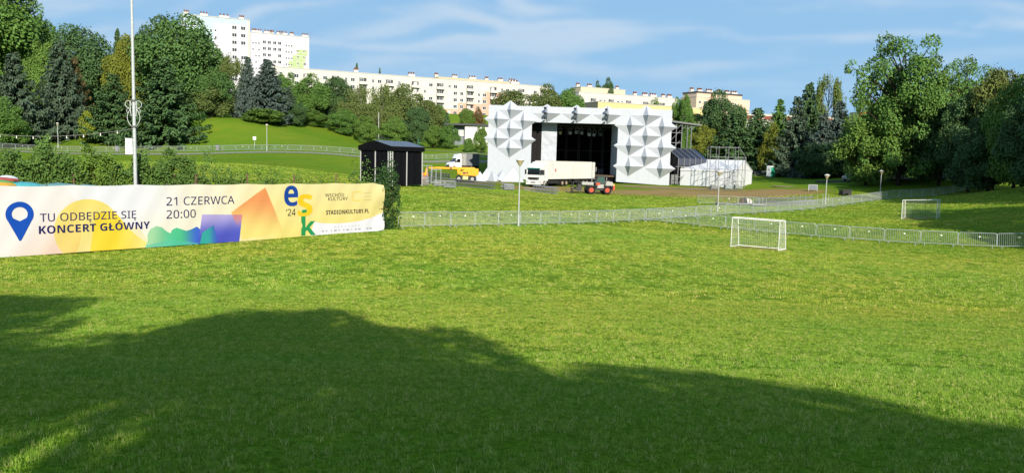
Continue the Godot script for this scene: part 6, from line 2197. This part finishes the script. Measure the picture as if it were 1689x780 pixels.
# kind, x, distance, height, width, tint, label
const TREES := [
	["spruce_loose", -99.8, 160, 18.8, 13.5, "bluegrey", "tall grey green spruce with a leaning bare trunk nearest the left edge"],
	["spruce_loose", -107.3, 158, 16.8, 12.2, "deep", "dark spruce half cut off by the left edge of the photo"],
	["spruce", -97.3, 170, 21.1, 12, "bluegrey", "pointed bluish spruce in front of the wood beside a browned one"],
	["spruce_loose", -97.5, 176, 17.2, 8.9, "rust", "half dead spruce with rusty brown branches beside the bluish spruce"],
	["spruce_loose", -83.3, 165, 14.4, 13.2, "deep", "middle sized dark spruce directly left of the tall festoon pole"],
	["spruce_loose", -69.8, 158, 17.3, 16.8, "deep", "broad dark spruce right of the festoon pole reaching down to the fence"],
	["shrub_tall", -87.9, 163, 6.8, 3.8, "lime", "yellow green young tree lit up between the dark spruces"],
	["broad_b", -97.9, 152, 9.6, 9.1, "mid", "light green broadleaf tree low at the left edge behind the path"],
	["broad_dome", -133.4, 202, 31.9, 29.5, "mid", "tall mid green tree at the top left corner of the wood"],
	["broad_b", -124.9, 206, 25.8, 15.8, "mid", "high mid green tree cut by the top edge on the left"],
	["broad_c", -110, 186, 19.6, 9.4, "fresh", "lighter green tree peeping out behind the bluish spruce"],
	["broad_dome", -104.7, 192, 23, 16.5, "deep", "dense dark green tree behind the browned spruce"],
	["broad_b", -91.8, 188, 20.7, 9.5, "yellow", "yellow tinged maple just left of the festoon pole"],
	["spruce", -112.7, 226, 20.2, 5.9, "deep", "conifer tip rising far behind the yellow tinged maple"],
	["broad_c", -94.2, 203, 22.2, 12.5, "deep", "dark tree filling the gap behind the festoon pole"],
	["broad_dome", -78.1, 186, 25.6, 20.9, "rich", "huge dome shaped rich green tree left of the white tower blocks"],
	["broad_b", -68.5, 181, 11.2, 9.2, "rich", "lower rich green tree at the foot of the huge dome shaped one"],
	["shrub_tall", -68, 177, 6.9, 9, "olive", "thin olive brown tree on the crest of the grassy mound"],
	["birch", -66.4, 186, 15.4, 8.9, "olive", "olive birch right of the huge dome shaped tree"],
	["spruce", -61.5, 183, 14.6, 7, "blue", "slim blue spruce standing left in the pair on the mound"],
	["spruce", -57.9, 186, 14.8, 12, "blue", "broad blue spruce standing right in the pair on the mound"],
	["bush", -55.8, 178, 3.6, 9, "fresh", "bright green round bush below the two blue spruces"],
	["broad_c", -51.8, 188, 5.7, 5.5, "deep", "small dark round tree right of the bright green bush"],
	["spruce_loose", -55.8, 196, 8.9, 6.6, "bluegrey", "bluish pine behind the small dark round tree"],
	["broad_b", -53, 206, 12.9, 11.1, "mid", "bright broadleaf tree under the left end of the long cream block"],
	["broad_c", -61.9, 214, 13.5, 9.2, "mid", "broadleaf tree behind the pair of blue spruces"],
	["broad_a", -47, 210, 13.4, 10.7, "deep", "dark rounded tree under the long cream block"],
	["willow", -40.5, 206, 13.1, 12, "olive", "weeping birch first from the left below the long block"],
	["willow", -34.2, 204, 15.1, 11.9, "olive", "weeping birch second from the left below the long block"],
	["broad_b", -29.2, 210, 14.7, 14.9, "olive", "wide olive willow in front of the pink part of the long block"],
	["broad_a", -23.7, 216, 11.2, 9.3, "olive", "low olive tree at the right end of the willows"],
	["broad_c", -49.2, 196, 4, 7.8, "fresh", "young green tree left behind the wire fence on the mound"],
	["broad_b", -41.9, 194, 6.5, 7.5, "mid", "green tree behind the wire fence right of the bare trunk"],
	["broad_c", -35.6, 190, 6.8, 6.4, "fresh", "small fresh green tree left of the thin tall pole"],
	["broad_b", -28.1, 186, 7.3, 6.9, "fresh", "small fresh green tree right of the thin tall pole"],
	["broad_a", -23.7, 192, 9.8, 7.4, "deep", "dark dense tree behind the black covered tower"],
	["broad_c", -18.7, 184, 5.6, 5.4, "fresh", "small light tree right of the green mesh fence"],
	["broad_b", -14.9, 182, 5.7, 4.8, "mid", "small tree in front of the white flat roofed hall"],
	["spruce_loose", -17.2, 200, 9, 4, "deep", "dark slender conifer left of the white flat roofed hall"],
	["broad_a", -22.3, 232, 9, 6.1, "fresh", "round green tree before the pink wall on the left"],
	["broad_a", -14.4, 236, 8.4, 5.4, "fresh", "round green tree before the pink wall in the middle"],
	["broad_b", -11.2, 240, 8.6, 4.1, "russet", "small russet tree by the pink wall next to the stage"],
	["broad_c", -7.4, 176, 6.2, 3.5, "fresh", "small tree against the white hall beside the left stage tower"],
	["bush", -10.3, 176, 3.4, 2.2, "mid", "little bush at the corner of the white hall"],
	["broad_a", -0.1, 232, 15.2, 16.4, "olive", "olive tree rising behind the left stage tower"],
	["broad_b", 9.4, 240, 17, 14.8, "olive", "tallest olive tree rising behind the stage roof"],
	["broad_c", 15.7, 238, 17, 10.3, "mid", "mid green tree behind the stage roof right of the olive ones"],
	["spruce_loose", -78.3, 392, 24.8, 6, "deep", "dark pine top behind the roof of the long cream block"],
	["spruce", -67, 392, 23, 3.9, "deep", "small spruce tip behind the roof of the long cream block"],
	["pine", 44.4, 428, 22.9, 5.9, "deep", "left one of two pines above the right cream block"],
	["pine", 49.5, 428, 24.6, 8.6, "deep", "right one of two pines above the right cream block"],
	["broad_b", 68.3, 392, 13.5, 10.9, "fresh", "pale green tree in front of the right cream block"],
	["broad_b", 60.9, 300, 11.9, 5.1, "mid", "short poplar left of the peach block"],
	["broad_c", 63.6, 296, 13.5, 5, "mid", "taller poplar against the left end of the peach block"],
	["pine", 48.4, 188, 17.8, 12.1, "deep", "large rounded dark pine in front of the peach block"],
	["broad_a", 44.3, 194, 13, 9.8, "mid", "mid green tree left below the large rounded pine"],
	["birch", 54.5, 192, 15.9, 4.7, "fresh", "light birch right of the large rounded pine"],
	["broad_b", 42.9, 180, 10.2, 8.3, "yellow", "yellow green tree behind the scaffold of the side stage"],
	["broad_c", 37.8, 178, 9.2, 4.7, "mid", "green tree behind the grey side stage roof"],
	["spruce_loose", 47.9, 173, 13.7, 13.8, "deep", "dark spruce behind the white tent gable"],
	["spruce", 54.3, 178, 14.8, 11.5, "deep", "dark pointed spruce above the portable toilet"],
	["spruce_loose", 76.4, 230, 16.2, 10.6, "mid", "round topped conifer far behind under the red banded building"],
	["broad_b", 54.7, 168, 11, 5.9, "yellow", "olive yellow tree right behind the portable toilet"],
	["shrub_tall", 57.9, 166, 7.6, 5.1, "deep", "dark shrub at the back fence in the shade"],
	["spruce_loose", 58.1, 164, 17, 10.6, "bluegrey", "spruce with long drooping boughs left in the tall conifer group"],
	["spruce", 62.6, 170, 20.1, 9.9, "deep", "slim dark spruce in the tall conifer group"],
	["birch", 67.5, 172, 22.5, 9.3, "larch", "pale olive larch the tallest of the conifer group"],
	["spruce_loose", 64.4, 158, 15.4, 10.7, "blue", "blue spruce at the right end of the conifer group"],
	["spruce_loose", 60.7, 156, 13.1, 9.6, "blue", "blue spruce in front of the pale olive larch"],
	["bush", 57.6, 150, 7.2, 8.1, "deep", "black green yew bush left under the blue spruces"],
	["bush", 61.3, 148, 7.2, 7.5, "deep", "black green yew bush right under the blue spruces"],
	["broad_open", 59.5, 122, 22, 14.8, "mid", "big loose crowned tree highest on the right side"],
	["broad_b", 55.3, 124, 13.2, 10.5, "fresh", "lower bright leaved tree left of the big loose crowned tree"],
	["broad_open", 71.6, 128, 18.3, 11.4, "mid", "tree with feathery spreading top right of the big one"],
	["broad_a", 64.6, 120, 12.8, 10.2, "deep", "dark tree in the shade right of the big loose crowned one"],
	["broad_a", 66.8, 110, 16.9, 8.8, "bronze", "olive tinged tree near the right edge"],
	["broad_a", 64.6, 112, 14, 9, "deep", "dark broad tree in the shade near the right edge"],
	["broad_b", 62.1, 98, 13.9, 7.5, "fresh", "bright green tree cut by the right edge"],
	["broad_c", 62.6, 104, 9.9, 9.3, "deep", "low dark green tree above the parked cars near the right edge"],
	["broad_a", 59.3, 90, 11.1, 8.3, "deep", "dark tree just beyond the right edge"],
	["broad_c", 62, 130, 8, 8, "deep", "dark low tree behind the blue car"],
	["broad_a", 69.5, 132, 7.2, 8.1, "deep", "dark low tree behind the white cars"],
	["broad_a", -78.5, 240, 6, 22.2, "mid", "broad tree in the background behind the blue spruces"],
	["broad_c", -118.7, 230, 11.9, 21.2, "mid", "broad tree deep in the wood behind the spruces"],
	["broad_c", -144.9, 225, 16.1, 24.2, "rich", "broad tree deep in the wood at the left"],
	["broad_b", -90.5, 225, 18.3, 20.8, "mid", "broad tree deep in the wood behind the dome shaped one"],
	["broad_a", -38.9, 232, 7.5, 16.1, "mid", "broad tree in the background behind the weeping birches"],
	["broad_c", -55.7, 236, 8.9, 16.3, "rich", "broad tree in the background below the long block"],
	["broad_a", 44.3, 232, 8.7, 16.1, "mid", "broad tree in the background behind the side stage"],
	["broad_c", 64.5, 205, 8.8, 11, "mid", "broad tree in the background above the back fence"],
	["broad_a", 74.8, 200, 8.4, 13.8, "deep", "broad tree in the background behind the tall conifers"],
	["broad_c", 83.9, 190, 10.8, 13.2, "deep", "broad tree in the background left of the big loose crowned one"],
	["broad_a", 89.2, 165, 10.4, 17.8, "deep", "broad tree in the background behind the parked cars"],
	["broad_c", 94.7, 150, 9.8, 16.2, "deep", "broad tree in the background near the right edge"],
]
const SHADERS := [
	["broad_a", 3.4, -11.1, 10.2, 5.8, "rich", "broad tree right behind the camera, its crown shading the middle of the lawn"],
	["broad_high", 1.1, -11.3, 11, 4.8, "mid", "high crowned tree behind the camera, its crown shading the hump of the lawn shadow"],
	["broad_dome", 5.9, -12.5, 7.5, 8.4, "mid", "low broad tree behind the camera on the right"],
	["broad_a", -5.4, -13.1, 13, 7.6, "mid", "taller tree behind the camera on the left"],
	["broad_dome", 4.7, -10.9, 7.9, 6.8, "mid", "lowest dense tree behind the camera, between the two broad ones"],
	["broad_dome", -2.3, -11, 9.3, 5.6, "mid", "dense tree behind the camera, shading the near lawn on the left"],
	["broad_a", 44.5, 42, 13.8, 11, "deep", "broad tree outside the right edge beside the pitch"],
	["broad_b", 50, 52, 15, 12, "mid", "broad tree outside the right edge above the pitch"],
	["broad_c", 60, 63, 22, 13, "deep", "broad tree outside the right edge on the bank"],
	["broad_a", 66, 73, 25, 13, "deep", "broad tree outside the right edge above the bank"],
	["broad_b", 74, 86, 24, 14, "rich", "broad tree outside the right edge by the road"],
]
